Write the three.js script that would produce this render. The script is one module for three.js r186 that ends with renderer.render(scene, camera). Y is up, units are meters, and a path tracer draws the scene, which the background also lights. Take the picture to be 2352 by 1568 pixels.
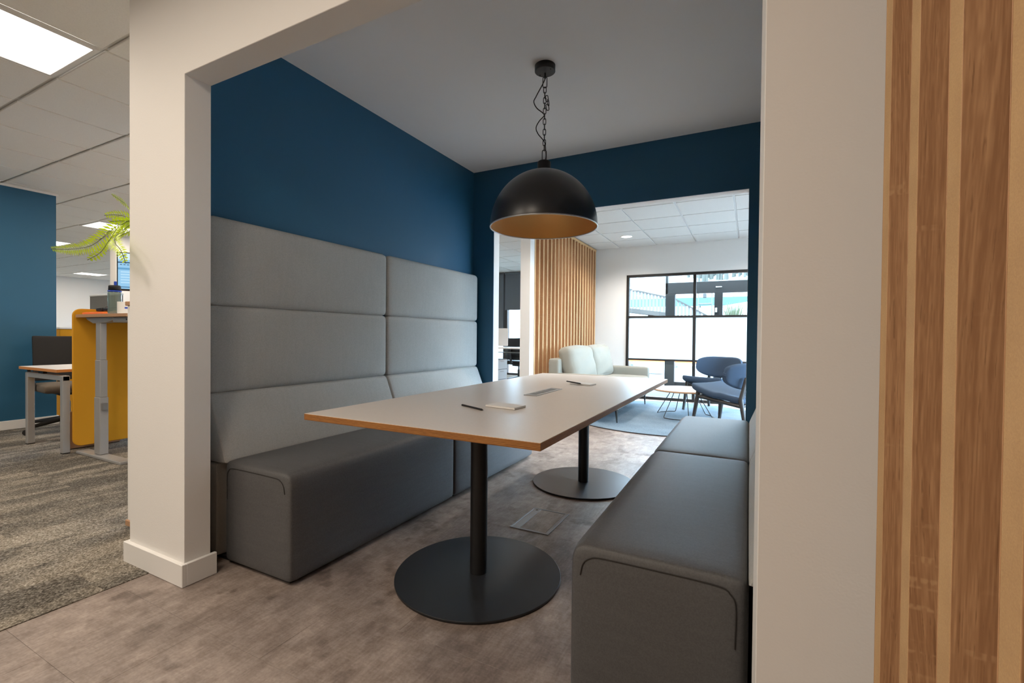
import * as THREE from 'three';
import { mergeGeometries, mergeVertices } from 'three/addons/utils/BufferGeometryUtils.js';
import { RectAreaLightUniformsLib } from 'three/addons/lights/RectAreaLightUniformsLib.js';

// ---------------------------------------------------------------- camera, sky, exposure
// Positions are written as (X across, Y up, Z depth into the place); three's z is -Z.
const scene = new THREE.Scene();
const FOCAL = 1059.295, YAW = -0.475424, PITCH = -0.0124626, ROLL = 0.00954714;
const camera = new THREE.PerspectiveCamera(2 * Math.atan(784 / FOCAL) * 180 / Math.PI, 2352 / 1568, 0.03, 400);
{
  const f = new THREE.Vector3(Math.sin(YAW) * Math.cos(PITCH), Math.sin(PITCH), -Math.cos(YAW) * Math.cos(PITCH));
  const r = new THREE.Vector3(Math.cos(YAW), 0, Math.sin(YAW));
  const u = new THREE.Vector3().crossVectors(r, f);
  const r2 = r.clone().multiplyScalar(Math.cos(ROLL)).addScaledVector(u, Math.sin(ROLL));
  const u2 = u.clone().multiplyScalar(Math.cos(ROLL)).addScaledVector(r, -Math.sin(ROLL));
  camera.position.set(0, 1.05, 0);
  camera.quaternion.setFromRotationMatrix(new THREE.Matrix4().makeBasis(r2, u2, f.clone().negate()));
}
scene.background = new THREE.Color().setRGB(0.52, 0.77, 1.0);   // bright overcast sky
scene.backgroundIntensity = 28;
const renderer = new THREE.WebGLRenderer();
renderer.toneMapping = THREE.LinearToneMapping;
renderer.toneMappingExposure = 1.2;
renderer.shadowMap.enabled = true;
RectAreaLightUniformsLib.init();
const PANEL = 18.5, WARM = [1.0, 0.855, 0.70];                    // ceiling panel radiance and tint

// ---------------------------------------------------------------- helpers
let seed = 12345;
const rnd = () => { seed = (seed + 0x6D2B79F5) | 0; let t = Math.imul(seed ^ (seed >>> 15), 1 | seed); t = (t + Math.imul(t ^ (t >>> 7), 61 | t)) ^ t; return ((t ^ (t >>> 14)) >>> 0) / 4294967296; };
const rr = (a, b) => a + (b - a) * rnd();
const V = (x, y, z) => new THREE.Vector3(x, y, z);
const P = (X, Y, Z) => new THREE.Vector3(X, Y, -Z);
const taken = new Map();
function numbered(n) { const k = taken.get(n) ?? 0; taken.set(n, k + 1); return k ? n + '_' + String(k).padStart(3, '0') : n; }
function flat(g) { const n = g.index ? g.toNonIndexed() : g; for (const k of Object.keys(n.attributes)) if (!['position', 'normal', 'uv'].includes(k)) n.deleteAttribute(k); n.clearGroups(); n.morphAttributes = {}; return n; }
// texture coordinates in metres, read off the dominant axis of each face
function muv(g, du = 0, dv = 0, swap = false) {
  const p = g.attributes.position, n = g.attributes.normal, uv = new Float32Array(p.count * 2);
  for (let i = 0; i < p.count; i += 3) {
    let ax = 0, ay = 0, az = 0;
    for (let k = 0; k < 3; k++) { ax += n.getX(i + k); ay += n.getY(i + k); az += n.getZ(i + k); }
    ax = Math.abs(ax); ay = Math.abs(ay); az = Math.abs(az);
    for (let k = 0; k < 3; k++) {
      const x = p.getX(i + k), y = p.getY(i + k), z = p.getZ(i + k);
      let a, b; if (ay >= ax && ay >= az) { a = x; b = z; } else if (ax >= az) { a = z; b = y; } else { a = x; b = y; }
      if (swap) [a, b] = [b, a];
      uv[(i + k) * 2] = a + du; uv[(i + k) * 2 + 1] = b + dv;
    }
  }
  g.setAttribute('uv', new THREE.BufferAttribute(uv, 2));
  return g;
}
// box with chamfered edges, centred on the origin
function bbox(w, h, d, b = 0.002) {
  const H = [w / 2, h / 2, d / 2]; b = Math.min(b, H[0] * 0.45, H[1] * 0.45, H[2] * 0.45);
  const pos = [];
  const pt = (s, ax) => { const o = [0, 0, 0]; for (let k = 0; k < 3; k++) o[k] = s[k] * (k === ax ? H[k] : H[k] - b); return o; };
  const tri = (a, c, e) => {
    const u = [c[0] - a[0], c[1] - a[1], c[2] - a[2]], v = [e[0] - a[0], e[1] - a[1], e[2] - a[2]];
    const n = [u[1] * v[2] - u[2] * v[1], u[2] * v[0] - u[0] * v[2], u[0] * v[1] - u[1] * v[0]];
    const m = [(a[0] + c[0] + e[0]), (a[1] + c[1] + e[1]), (a[2] + c[2] + e[2])];
    if (n[0] * m[0] / H[0] + n[1] * m[1] / H[1] + n[2] * m[2] / H[2] < 0) pos.push(...a, ...e, ...c); else pos.push(...a, ...c, ...e);
  };
  for (let ax = 0; ax < 3; ax++) { const j = (ax + 1) % 3, k = (ax + 2) % 3;
    for (const s of [-1, 1]) { const q = [[-1, -1], [1, -1], [1, 1], [-1, 1]].map(([a, c]) => { const S = [0, 0, 0]; S[ax] = s; S[j] = a; S[k] = c; return pt(S, ax); }); tri(q[0], q[1], q[2]); tri(q[0], q[2], q[3]); }
    for (const a of [-1, 1]) for (const c of [-1, 1]) { const S0 = [0, 0, 0], S1 = [0, 0, 0]; S0[j] = S1[j] = a; S0[k] = S1[k] = c; S0[ax] = -1; S1[ax] = 1; const p0 = pt(S0, j), p1 = pt(S1, j), p2 = pt(S1, k), p3 = pt(S0, k); tri(p0, p1, p2); tri(p0, p2, p3); }
  }
  for (const a of [-1, 1]) for (const c of [-1, 1]) for (const e of [-1, 1]) tri(pt([a, c, e], 0), pt([a, c, e], 1), pt([a, c, e], 2));
  const g = new THREE.BufferGeometry(); g.setAttribute('position', new THREE.Float32BufferAttribute(pos, 3)); g.computeVertexNormals(); return muv(g);
}
// box given by its ranges in X, Y and depth Z
const box = (x, y, z, b = 0.002) => { const g = bbox(Math.abs(x[1] - x[0]), Math.abs(y[1] - y[0]), Math.abs(z[1] - z[0]), b).translate((x[0] + x[1]) / 2, (y[0] + y[1]) / 2, -(z[0] + z[1]) / 2); return muv(g); };
// upholstered block: rounded edges, faces that bulge
function soft(w, h, d, r = 0.03, bulge = [0, 0, 0], n = 10, warp = null) {
  const g0 = new THREE.BoxGeometry(2, 2, 2, n, n, n); g0.deleteAttribute('uv'); g0.deleteAttribute('normal');
  const g = mergeVertices(g0, 1e-4), p = g.attributes.position, H = [w / 2, h / 2, d / 2];
  for (let i = 0; i < p.count; i++) {
    const t = [p.getX(i), p.getY(i), p.getZ(i)], q = t.map((a, k) => { const e = Math.sign(a) * (1 - Math.pow(1 - Math.abs(a), 2.0)); return e * H[k]; });
    const inn = q.map((a, k) => Math.max(-(H[k] - r), Math.min(H[k] - r, a))), dd = q.map((a, k) => a - inn[k]), L = Math.hypot(...dd) || 1;
    const o = inn.map((a, k) => a + dd[k] / L * r), c = q.map((a, k) => 1 - (a / H[k]) ** 2);
    o[0] += bulge[0] * (q[0] / H[0]) * c[1] * c[2] * (bulge[3] && q[0] * bulge[3] < 0 ? 0 : 1); o[1] += bulge[1] * (q[1] / H[1]) * c[0] * c[2]; o[2] += bulge[2] * (q[2] / H[2]) * c[0] * c[1];
    if (warp) warp(o, q.map((a, k) => a / H[k]));
    p.setXYZ(i, ...o);
  }
  g.computeVertexNormals(); return muv(flat(g));
}
const softAt = (x, y, z, r, bulge, n, warp) => muv(soft(Math.abs(x[1] - x[0]), Math.abs(y[1] - y[0]), Math.abs(z[1] - z[0]), r, bulge, n, warp).translate((x[0] + x[1]) / 2, (y[0] + y[1]) / 2, -(z[0] + z[1]) / 2));
const cyl = (r0, r1, h, n = 24) => flat(new THREE.CylinderGeometry(r1, r0, h, n));
function rod(a, b, r0, r1 = r0, n = 12) {
  const d = b.clone().sub(a), g = new THREE.CylinderGeometry(r1, r0, d.length(), n);
  g.applyQuaternion(new THREE.Quaternion().setFromUnitVectors(V(0, 1, 0), d.clone().normalize())).translate((a.x + b.x) / 2, (a.y + b.y) / 2, (a.z + b.z) / 2); return flat(g);
}
const tube = (pts, r, seg = 48, n = 8, closed = false, tension = 0.5) => flat(new THREE.TubeGeometry(new THREE.CatmullRomCurve3(pts, closed, 'catmullrom', tension), seg, r, n, closed));
const lathe = (pts, n = 48) => flat(new THREE.LatheGeometry(pts.map(([x, y]) => new THREE.Vector2(x, y)), n));
function extrude(pts, depth, bevel = 0.002) { const s = new THREE.Shape(pts.map(([a, b]) => new THREE.Vector2(a, b))); return flat(new THREE.ExtrudeGeometry(s, { depth: depth - 2 * bevel, bevelEnabled: bevel > 0, bevelSize: bevel, bevelThickness: bevel, bevelSegments: 1, bevelOffset: -bevel, curveSegments: 16 }).translate(0, 0, bevel)); }
const join = (list) => list.length > 1 ? mergeGeometries(list.map(flat), false) : list[0];
const bases = new WeakMap();
function finish(m) { m.castShadow = true; m.receiveShadow = true; return m; }
function tag(o, label, category, group, kind) { if (label) o.userData.label = label; if (category) o.userData.category = category; if (group) o.userData.group = group; if (kind) o.userData.kind = kind; return o; }
// a Group at the base of a thing; parts given in place coordinates are moved into it
function thing(name, label, category, base = [0, 0, 0], turn = 0, group) {
  const o = new THREE.Group(); o.name = numbered(name); scene.add(o); o.position.copy(P(...base)); o.rotation.y = turn;
  bases.set(o, o.position.clone()); return tag(o, label, category, group);
}
function part(name, geos, mat, parent, label) {
  const g = Array.isArray(geos) ? join(geos) : geos, m = finish(new THREE.Mesh(g, mat)); m.name = name;
  const b = bases.get(parent); if (b) g.translate(-b.x, -b.y, -b.z), bases.set(m, b);
  parent.add(m); if (label) m.userData.label = label; return m;
}
function local(name, geos, mat, parent, label) { const m = finish(new THREE.Mesh(Array.isArray(geos) ? join(geos) : geos, mat)); m.name = name; parent.add(m); if (label) m.userData.label = label; return m; }
function solo(name, geos, mat, label, category, group) { const m = finish(new THREE.Mesh(Array.isArray(geos) ? join(geos) : geos, mat)); m.name = numbered(name); scene.add(m); m.geometry.computeBoundingBox(); const c = m.geometry.boundingBox.getCenter(V(0, 0, 0)); c.y = m.geometry.boundingBox.min.y; m.geometry.translate(-c.x, -c.y, -c.z); m.position.copy(c); return tag(m, label, category, group); }
function struct(name, geos, mat, label, category) { const m = finish(new THREE.Mesh(Array.isArray(geos) ? join(geos) : geos, mat)); m.name = name; scene.add(m); bases.set(m, V(0, 0, 0)); return tag(m, label, category, null, 'structure'); }
function copyOf(src, label, [X, Y, Z], turn) { const c = src.clone(); c.userData = { ...src.userData }; c.name = numbered(src.name.replace(/_\d{3}$/, '')); c.userData.label = label; scene.add(c); c.position.copy(P(X, Y, Z)); if (turn !== undefined) c.rotation.y = turn; return c; }

// ---------------------------------------------------------------- textures
function lattice(n, s) { const a = new Float32Array(n * n); let k = s >>> 0; for (let i = 0; i < a.length; i++) { k = (Math.imul(k ^ (k >>> 15), 0x2c1b3c6d) + 0x9e3779b9 + i) | 0; k = Math.imul(k ^ (k >>> 12), 0x297a2d39); a[i] = ((k ^ (k >>> 15)) >>> 0) / 4294967296; } return a; }
function noise(nx, ny, s) { const n = Math.max(nx, ny), L = lattice(n, s); return (u, v) => { const x = (u - Math.floor(u)) * nx, y = (v - Math.floor(v)) * ny, i = Math.floor(x), j = Math.floor(y); let a = x - i, b = y - j; a = a * a * (3 - 2 * a); b = b * b * (3 - 2 * b); const g = (p, q) => L[(q % ny) * n + (p % nx)]; return (g(i, j) * (1 - a) + g(i + 1, j) * a) * (1 - b) + (g(i, j + 1) * (1 - a) + g(i + 1, j + 1) * a) * b; }; }
function fbm(nx, ny, oct, s) { const f = []; for (let k = 0; k < oct; k++) f.push(noise(nx << k, ny << k, s + 77 * k)); const tot = 2 - 2 ** (1 - oct); return (u, v) => { let r = 0, w = 1; for (const q of f) { r += w * q(u, v); w /= 2; } return r / tot; }; }
function tex(w, h, sizeU, sizeV, fn, srgb = true) {
  const d = new Uint8Array(w * h * 4);
  for (let j = 0; j < h; j++) for (let i = 0; i < w; i++) { const c = fn((i + 0.5) / w, (j + 0.5) / h), o = (j * w + i) * 4; const q = typeof c === 'number' ? [c, c, c] : c; for (let k = 0; k < 3; k++) d[o + k] = Math.max(0, Math.min(255, q[k])); d[o + 3] = 255; }
  const t = new THREE.DataTexture(d, w, h); t.wrapS = t.wrapT = THREE.RepeatWrapping; t.magFilter = THREE.LinearFilter; t.minFilter = THREE.LinearMipmapLinearFilter; t.generateMipmaps = true; if (srgb) t.colorSpace = THREE.SRGBColorSpace; t.repeat.set(1 / sizeU, 1 / sizeV); t.needsUpdate = true; return t;
}
const mix = (a, b, t) => a.map((x, k) => x + (b[k] - x) * t), cl = (x) => Math.max(0, Math.min(1, x)), ss = (a, b, x) => { x = cl((x - a) / (b - a)); return x * x * (3 - 2 * x); };
const T = {};
{ // taupe vinyl with a worn-concrete look
  const a = fbm(5, 5, 5, 1), b = fbm(9, 12, 4, 2), c = noise(300, 50, 3), e = fbm(24, 24, 3, 4), s1 = noise(90, 300, 8), d = noise(400, 400, 12), f = fbm(40, 28, 3, 14);
  T.vinyl = tex(1024, 1024, 1.7, 1.7, (u, v) => { let t = 0.60 * a(u, v) + 0.40 * b(u + 0.3, v) ; t = ss(0.10, 0.92, t); let k = mix([114, 102, 95], [162, 148, 139], t); const w = ss(0.55, 0.72, e(u, v)) * ss(0.45, 0.65, b(v, u)); k = mix(k, [92, 80, 73], w * 0.5); const g = (c(u, v) - 0.5) * 16 + (s1(u, v) - 0.5) * 12 + (d(u, v) - 0.5) * 14 + (f(u, v) - 0.5) * 40; return k.map((q) => q + g); });
  T.vinylR = tex(512, 512, 1.7, 1.7, (u, v) => 92 + 60 * a(u, v) + 30 * (e(u, v) - 0.5), false);
}
{ const a = fbm(9, 4, 4, 11), b = noise(256, 256, 12), c = noise(500, 500, 13), e = fbm(16, 7, 3, 17);
  T.carpet = tex(1024, 1024, 1.5, 1.5, (u, v) => { const t = ss(0.34, 0.68, 0.62 * a(u, v) + 0.38 * e(u, v)); const k = mix([90, 85, 77], [140, 132, 119], t), g = (b(u, v) - 0.5) * 74 + (c(u, v) - 0.5) * 70; return k.map((q) => q + g); });
  T.carpetB = tex(512, 512, 0.5, 0.5, (u, v) => 255 * (0.5 * b(u, v) + 0.5 * c(v, u)), false); }
{ const a = fbm(6, 2, 3, 21), b = noise(110, 9, 22), c = noise(260, 34, 23), d = noise(256, 90, 27), e = noise(2, 210, 24), m = noise(3, 9, 25), w = noise(4, 3, 26), q = noise(90, 230, 28);
  T.oak = tex(512, 1024, 0.30, 1.5, (u, v) => { const uu = u + 0.10 * (w(u, v) - 0.5); const t = 0.34 * a(uu, v) + 0.22 * b(uu, v) + 0.24 * c(uu, v) + 0.20 * d(uu, v); let k = mix([164, 119, 82], [206, 161, 118], ss(0.20, 0.80, t)); const fl = ss(0.68, 0.86, c(uu + 0.3, v)) * ss(0.5, 0.8, d(uu, v)); k = mix(k, [112, 74, 46], fl * 0.42); const saw = ss(0.66, 0.84, e(u + 0.02 * w(v, u), v)) * ss(0.58, 0.78, m(u, v)) * ss(0.3, 0.7, q(u, v)); return mix(k, [218, 178, 134], saw * 0.55); }); }
{ const a = noise(300, 300, 31), b = fbm(6, 6, 3, 32); T.mdf = tex(256, 256, 0.25, 0.25, (u, v) => { const g = (a(u, v) - 0.5) * 14 + (b(u, v) - 0.5) * 14; return [196 + g, 158 + g, 112 + g * 0.8]; }); }
{ const a = noise(8, 11, 41), b = noise(40, 26, 42); T.ply = tex(256, 256, 0.5, 0.025, (u, v) => { const t = (Math.floor(v * 11) % 2) * 0.55 + 0.25 * a(u, v) + 0.3 * b(u, v); return mix([196, 140, 72], [116, 68, 28], t); }); }
{ const a = noise(220, 220, 51), b = noise(60, 6, 52), c = fbm(4, 4, 3, 53);
  T.weaveB = tex(512, 512, 0.12, 0.12, (u, v) => 255 * (0.25 + 0.25 * Math.sin(u * 2 * Math.PI * 110) * Math.sin(v * 2 * Math.PI * 110) + 0.5 * a(u, v)), false);
  T.greyFab = tex(512, 512, 0.6, 0.6, (u, v) => { const g = (b(u, v) - 0.5) * 3 + (a(u, v) - 0.5) * 13 + (c(u, v) - 0.5) * 5; return [181 + g, 180 + g, 176 + g]; });
  T.charFab = tex(512, 512, 0.6, 0.6, (u, v) => { const g = (b(v, u) - 0.5) * 4 + (a(u, v) - 0.5) * 12; return [86 + g, 86 + g, 87 + g]; });
  T.rug = tex(512, 512, 0.8, 0.8, (u, v) => { const g = (a(u, v) - 0.5) * 46 + (c(u, v) - 0.5) * 26; return [128 + g, 146 + g, 160 + g]; });
  T.tile = tex(256, 256, 0.6, 0.6, (u, v) => { const g = (a(u, v) - 0.5) * 8; return [240 + g, 238 + g, 234 + g]; });
  T.lam = tex(512, 512, 1.2, 1.2, (u, v) => { const g = (c(u, v) - 0.5) * 3 + (a(u, v) - 0.5) * 4; return [219 + g, 211 + g, 203 + g]; });
  T.wall = tex(256, 256, 0.5, 0.5, (u, v) => 255 * a(u, v), false); }
{ const a = fbm(8, 8, 4, 61), b = noise(60, 200, 62); T.earth = tex(512, 512, 12, 12, (u, v) => { const t = ss(0.3, 0.7, a(u, v)) * 0.7 + 0.3 * b(u, v); return mix([66, 68, 62], [132, 132, 128], t); }); }

// ---------------------------------------------------------------- materials
const lin = (r, g, b) => new THREE.Color().setRGB(r, g, b);
const std = (o) => new THREE.MeshStandardMaterial({ roughness: 0.7, metalness: 0, ...o });
const M = {
  white: std({ color: lin(0.79, 0.775, 0.75), roughness: 0.75, bumpMap: T.wall, bumpScale: 0.0002 }),
  trim: std({ color: lin(0.80, 0.79, 0.77), roughness: 0.42 }),
  plaster: std({ color: lin(0.86, 0.85, 0.84), roughness: 0.9 }),
  blue: std({ color: lin(0.015, 0.103, 0.195), roughness: 0.55, bumpMap: T.wall, bumpScale: 0.0002 }),
  vinyl: std({ map: T.vinyl, roughnessMap: T.vinylR, roughness: 0.95 }),
  carpet: std({ map: T.carpet, bumpMap: T.carpetB, bumpScale: 0.003, roughness: 1 }),
  under: std({ color: lin(0.05, 0.045, 0.04), roughness: 0.9 }),
  oak: std({ map: T.oak, roughness: 0.55 }), mdf: std({ map: T.mdf, roughness: 0.75 }), ply: std({ map: T.ply, roughness: 0.5 }),
  lam: std({ map: T.lam, roughness: 0.34 }),
  grey: std({ map: T.greyFab, bumpMap: T.weaveB, bumpScale: 0.0006, roughness: 0.95 }),
  char: new THREE.MeshPhysicalMaterial({ map: T.charFab, bumpMap: T.weaveB, bumpScale: 0.0004, roughness: 0.52, sheen: 1, sheenRoughness: 0.4, sheenColor: lin(0.16, 0.17, 0.18) }),
  seam: std({ color: lin(0.03, 0.027, 0.025), roughness: 0.9 }),
  black: std({ color: lin(0.012, 0.012, 0.013), roughness: 0.45 }), blackM: std({ color: lin(0.03, 0.032, 0.036), roughness: 0.36, metalness: 0.35 }),
  lamp: new THREE.MeshPhysicalMaterial({ color: lin(0.017, 0.017, 0.018), roughness: 0.36, clearcoat: 0.35, clearcoatRoughness: 0.3 }),
  gold: std({ color: lin(0.80, 0.49, 0.20), roughness: 0.42, metalness: 0.7 }), rim: std({ color: lin(0.5, 0.5, 0.5), roughness: 0.3, metalness: 0.8 }),
  bulb: new THREE.MeshPhysicalMaterial({ color: lin(0.9, 0.85, 0.75), roughness: 0.5, transmission: 0.4, thickness: 0 }),
  tile: std({ map: T.tile, roughness: 0.95 }), tileB: std({ map: T.tile, color: lin(0.78, 0.78, 0.78), roughness: 0.95 }), grid: std({ color: lin(0.80, 0.79, 0.77), roughness: 0.5 }),
  frame: std({ color: lin(0.016, 0.013, 0.011), roughness: 0.5 }),
  glass: new THREE.MeshPhysicalMaterial({ color: lin(1, 1, 1), roughness: 0, transmission: 1, thickness: 0, ior: 1.45 }),
  frost: new THREE.MeshPhysicalMaterial({ color: lin(0.96, 0.95, 0.93), roughness: 1, transmission: 0.9, thickness: 0, ior: 1.2 }),
  rug: std({ map: T.rug, color: lin(0.8, 0.8, 0.8), bumpMap: T.weaveB, bumpScale: 0.002, roughness: 1 }), rugEdge: std({ color: lin(0.05, 0.05, 0.055), roughness: 1 }),
  sofa: std({ color: lin(0.30, 0.28, 0.235), bumpMap: T.weaveB, bumpScale: 0.0005, roughness: 0.95 }),
  navy: std({ color: lin(0.036, 0.062, 0.104), bumpMap: T.weaveB, bumpScale: 0.0005, roughness: 0.9 }), piping: std({ color: lin(0.3, 0.4, 0.5), roughness: 0.8 }),
  darkwood: std({ color: lin(0.03, 0.026, 0.024), roughness: 0.5 }), wood: std({ color: lin(0.42, 0.24, 0.13), roughness: 0.5 }), whiteTop: std({ color: lin(0.72, 0.71, 0.70), roughness: 0.35 }),
  steel: std({ color: lin(0.30, 0.30, 0.30), roughness: 0.38, metalness: 0.7 }), silver: std({ color: lin(0.40, 0.395, 0.39), roughness: 0.42, metalness: 0.35 }), boxMetal: std({ color: lin(0.22, 0.23, 0.245), roughness: 0.4, metalness: 0.6 }),
  paper: std({ color: lin(0.85, 0.84, 0.82), roughness: 0.8 }), yellow: std({ color: lin(0.64, 0.30, 0.010), roughness: 0.9, bumpMap: T.weaveB, bumpScale: 0.0004 }), orangeEdge: std({ color: lin(0.58, 0.24, 0.07), roughness: 0.5 }), orange: std({ color: lin(0.85, 0.16, 0.02), roughness: 0.6 }),
  mesh: std({ color: lin(0.014, 0.014, 0.015), roughness: 0.8 }), taupe: std({ color: lin(0.16, 0.13, 0.10), roughness: 0.9 }),
  liner: new THREE.MeshPhysicalMaterial({ color: lin(0.8, 0.8, 0.78), roughness: 0.5, transmission: 0.3, thickness: 0 }),
  bottle: new THREE.MeshPhysicalMaterial({ color: lin(0.42, 0.5, 0.46), roughness: 0.15, transmission: 0.75, thickness: 0 }), blueP: std({ color: lin(0.01, 0.06, 0.5), roughness: 0.4 }),
  ceramic: std({ color: lin(0.8, 0.78, 0.75), roughness: 0.25 }), fern: new THREE.MeshPhysicalMaterial({ color: lin(0.52, 0.68, 0.025), roughness: 0.8, transmission: 0.25, thickness: 0 }), stem: std({ color: lin(0.10, 0.14, 0.02), roughness: 0.8 }), soil: std({ color: lin(0.03, 0.02, 0.015), roughness: 1 }),
  blind: std({ color: lin(0.13, 0.145, 0.16), roughness: 0.9 }), cabGrey: std({ color: lin(0.11, 0.12, 0.12), roughness: 0.6 }), cabLight: std({ color: lin(0.5, 0.53, 0.55), roughness: 0.5 }),
  porch: std({ color: lin(0.0065, 0.005, 0.0035), roughness: 0.6 }), pave: std({ color: lin(0.055, 0.055, 0.054), roughness: 0.9 }), earth: std({ map: T.earth, roughness: 1 }), bridge: std({ color: lin(0.06, 0.058, 0.055), roughness: 0.8 }), bridgeD: std({ color: lin(0.02, 0.017, 0.013), roughness: 0.8 }), green: std({ color: lin(0.028, 0.058, 0.055), roughness: 0.9 }), twig: std({ color: lin(0.04, 0.042, 0.034), roughness: 1 }), twigG: std({ color: lin(0.055, 0.062, 0.03), roughness: 1 }),
};
const glow = (r, g, b, k) => std({ color: lin(0.9, 0.9, 0.9), emissive: lin(r, g, b), emissiveIntensity: k, roughness: 0.6 });
M.panel = glow(1.0, 0.95, 0.88, 2.5);
M.down = glow(1.0, 0.98, 0.95, 2.4);

// ---------------------------------------------------------------- building shell
const ZB = -8.75, CE = 2.6, ZF = 1.073, ZR = 1.178;
// vinyl floor of separate tiles
const floor = struct('floor', box([-2.312, 2.7], [-0.12, -0.0035], [ZB, 8.05], 0), M.under);
{
  const tw = 0.92, td = 0.323, X0 = -2.312, back = [];
  for (let j = 0; j < 58; j++) { const za = -10.685 + j * td; if (za < ZB) continue; const zc = za + td / 2, off = [0, 0.31, 0.62][(j * 2) % 3];
    for (let i = -1; i < 6; i++) { const a = Math.max(X0, X0 - off + i * tw), b = Math.min(2.6, X0 - off + (i + 1) * tw); if (b - a < 0.05) continue;
      const g = bbox(b - a - 0.0006, 0.004, td - 0.0006, 0.0004).translate((a + b) / 2, -0.002, -zc); muv(g, 0.02 * rnd(), 0.02 * rnd());
      if (zc > 0.1) { const m = finish(new THREE.Mesh(g.translate(-(a + b) / 2, 0, zc), M.vinyl)); m.name = 'vinyl_tile'; m.position.set((a + b) / 2, 0, -zc); floor.add(m); } else back.push(g); } }
  part('vinyl_field', back, M.vinyl, floor).userData.kind = 'stuff';
}
// carpet of long planks
const carpet = struct('carpet_floor', box([-17.2, -2.312], [-0.12, -0.004], [ZB, 9.95], 0), M.under, 'mottled grey and beige carpet planks across the open office', 'carpet');
{
  const w = 0.25, l = 1.0;
  for (let i = 0; i < 19; i++) for (let j = 0; j < 5; j++) { const x = -2.312 - w / 2 - i * w, z = -0.6 + (i % 2) * 0.5 + j * l, g = bbox(w - 0.0006, 0.008, l - 0.0006, 0.001).translate(x, 0, -z); muv(g, rr(0, 0.3), rr(0, 0.3)); const m = finish(new THREE.Mesh(g.translate(-x, 0, z), M.carpet)); m.name = 'carpet_plank'; m.position.set(x, 0, -z); carpet.add(m); }
  const rest = []; const put = (x0, x1, z0, z1) => rest.push(muv(box([x0, x1], [-0.004, 0.004], [z0, z1], 0.001), rr(0, 1), rr(0, 1)));
  for (let i = 0; i < 60; i++) { const x1 = -2.312 - i * w, x0 = Math.max(-17.2, x1 - w); if (x1 < -17.1) break; const near = i < 19, e0 = near ? -1.1 + (i % 2) * 0.5 : -1.1, e1 = near ? 3.9 + (i % 2) * 0.5 : -1.1; put(x0, x1, ZB, e0); for (let z = e1; z < 9.95; z += 2) put(x0, x1, z, Math.min(9.95, z + 2)); }
  const m = part('carpet_pile', rest, M.carpet, carpet); m.userData.kind = 'stuff';
}
// portal wall in front of the booth: two pillars and a header
{
  const g = extrude([[-2.516, 0], [-2.073, 0], [-2.073, 2.11], [0.0207, 2.11], [0.0207, 0], [0.42, 0], [0.42, CE], [-2.516, CE]], ZR - ZF, 0.0015).translate(0, 0, -ZR);
  const p = g.attributes.position; for (let i = 0; i < p.count; i++) if (Math.abs(p.getX(i) - 0.0207) < 0.004 && p.getZ(i) < -ZR + 0.01) p.setX(i, p.getX(i) - 0.0054);
  g.computeVertexNormals(); struct('wall_front', muv(g), M.white);
  const h = 0.094, t = 0.018, sk = (x, z) => box(x, [0.0005, h], z, 0.002);
  struct('baseboard_front', [sk([-2.534, -2.055], [ZF - t, ZF]), sk([-2.0725, -2.055], [ZF, ZR + t]), sk([-2.534, -2.5165], [ZF, ZR + t]), sk([0.039, 0.42], [ZF - t, ZF])], M.trim);
}
// booth walls, painted blue on the inside
struct('wall_left', box([-2.516, -2.324], [0, CE], [ZR, 3.79], 0.001), M.white);
struct('wall_left_paint', box([-2.324, -2.318], [0, CE], [ZR, 3.69], 0), M.blue);
struct('wall_right', box([0.226, 0.42], [0, CE], [ZR, 3.795], 0.001), M.white);
struct('wall_right_paint', box([0.22, 0.226], [0, CE], [ZR, 3.69], 0), M.blue);
{
  const U = [[-2.318, 0], [-2.097, 0], [-2.097, 2.11], [-0.018, 2.11], [-0.018, 0], [0.22, 0], [0.22, CE], [-2.318, CE]];
  struct('wall_back', muv(extrude(U, 0.099, 0.001).translate(0, 0, -3.795)), M.white);
  struct('wall_back_paint', muv(extrude([[-2.318, 0], [-2.0985, 0], [-2.0985, 2.1115], [-0.0165, 2.1115], [-0.0165, 0], [0.22, 0], [0.22, 2.571], [-2.318, 2.571]], 0.006, 0).translate(0, 0, -3.696)), M.blue);
}
struct('ceiling_booth', box([-2.318, 0.22], [2.571, 2.66], [ZR, 3.69], 0), M.plaster);
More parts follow.
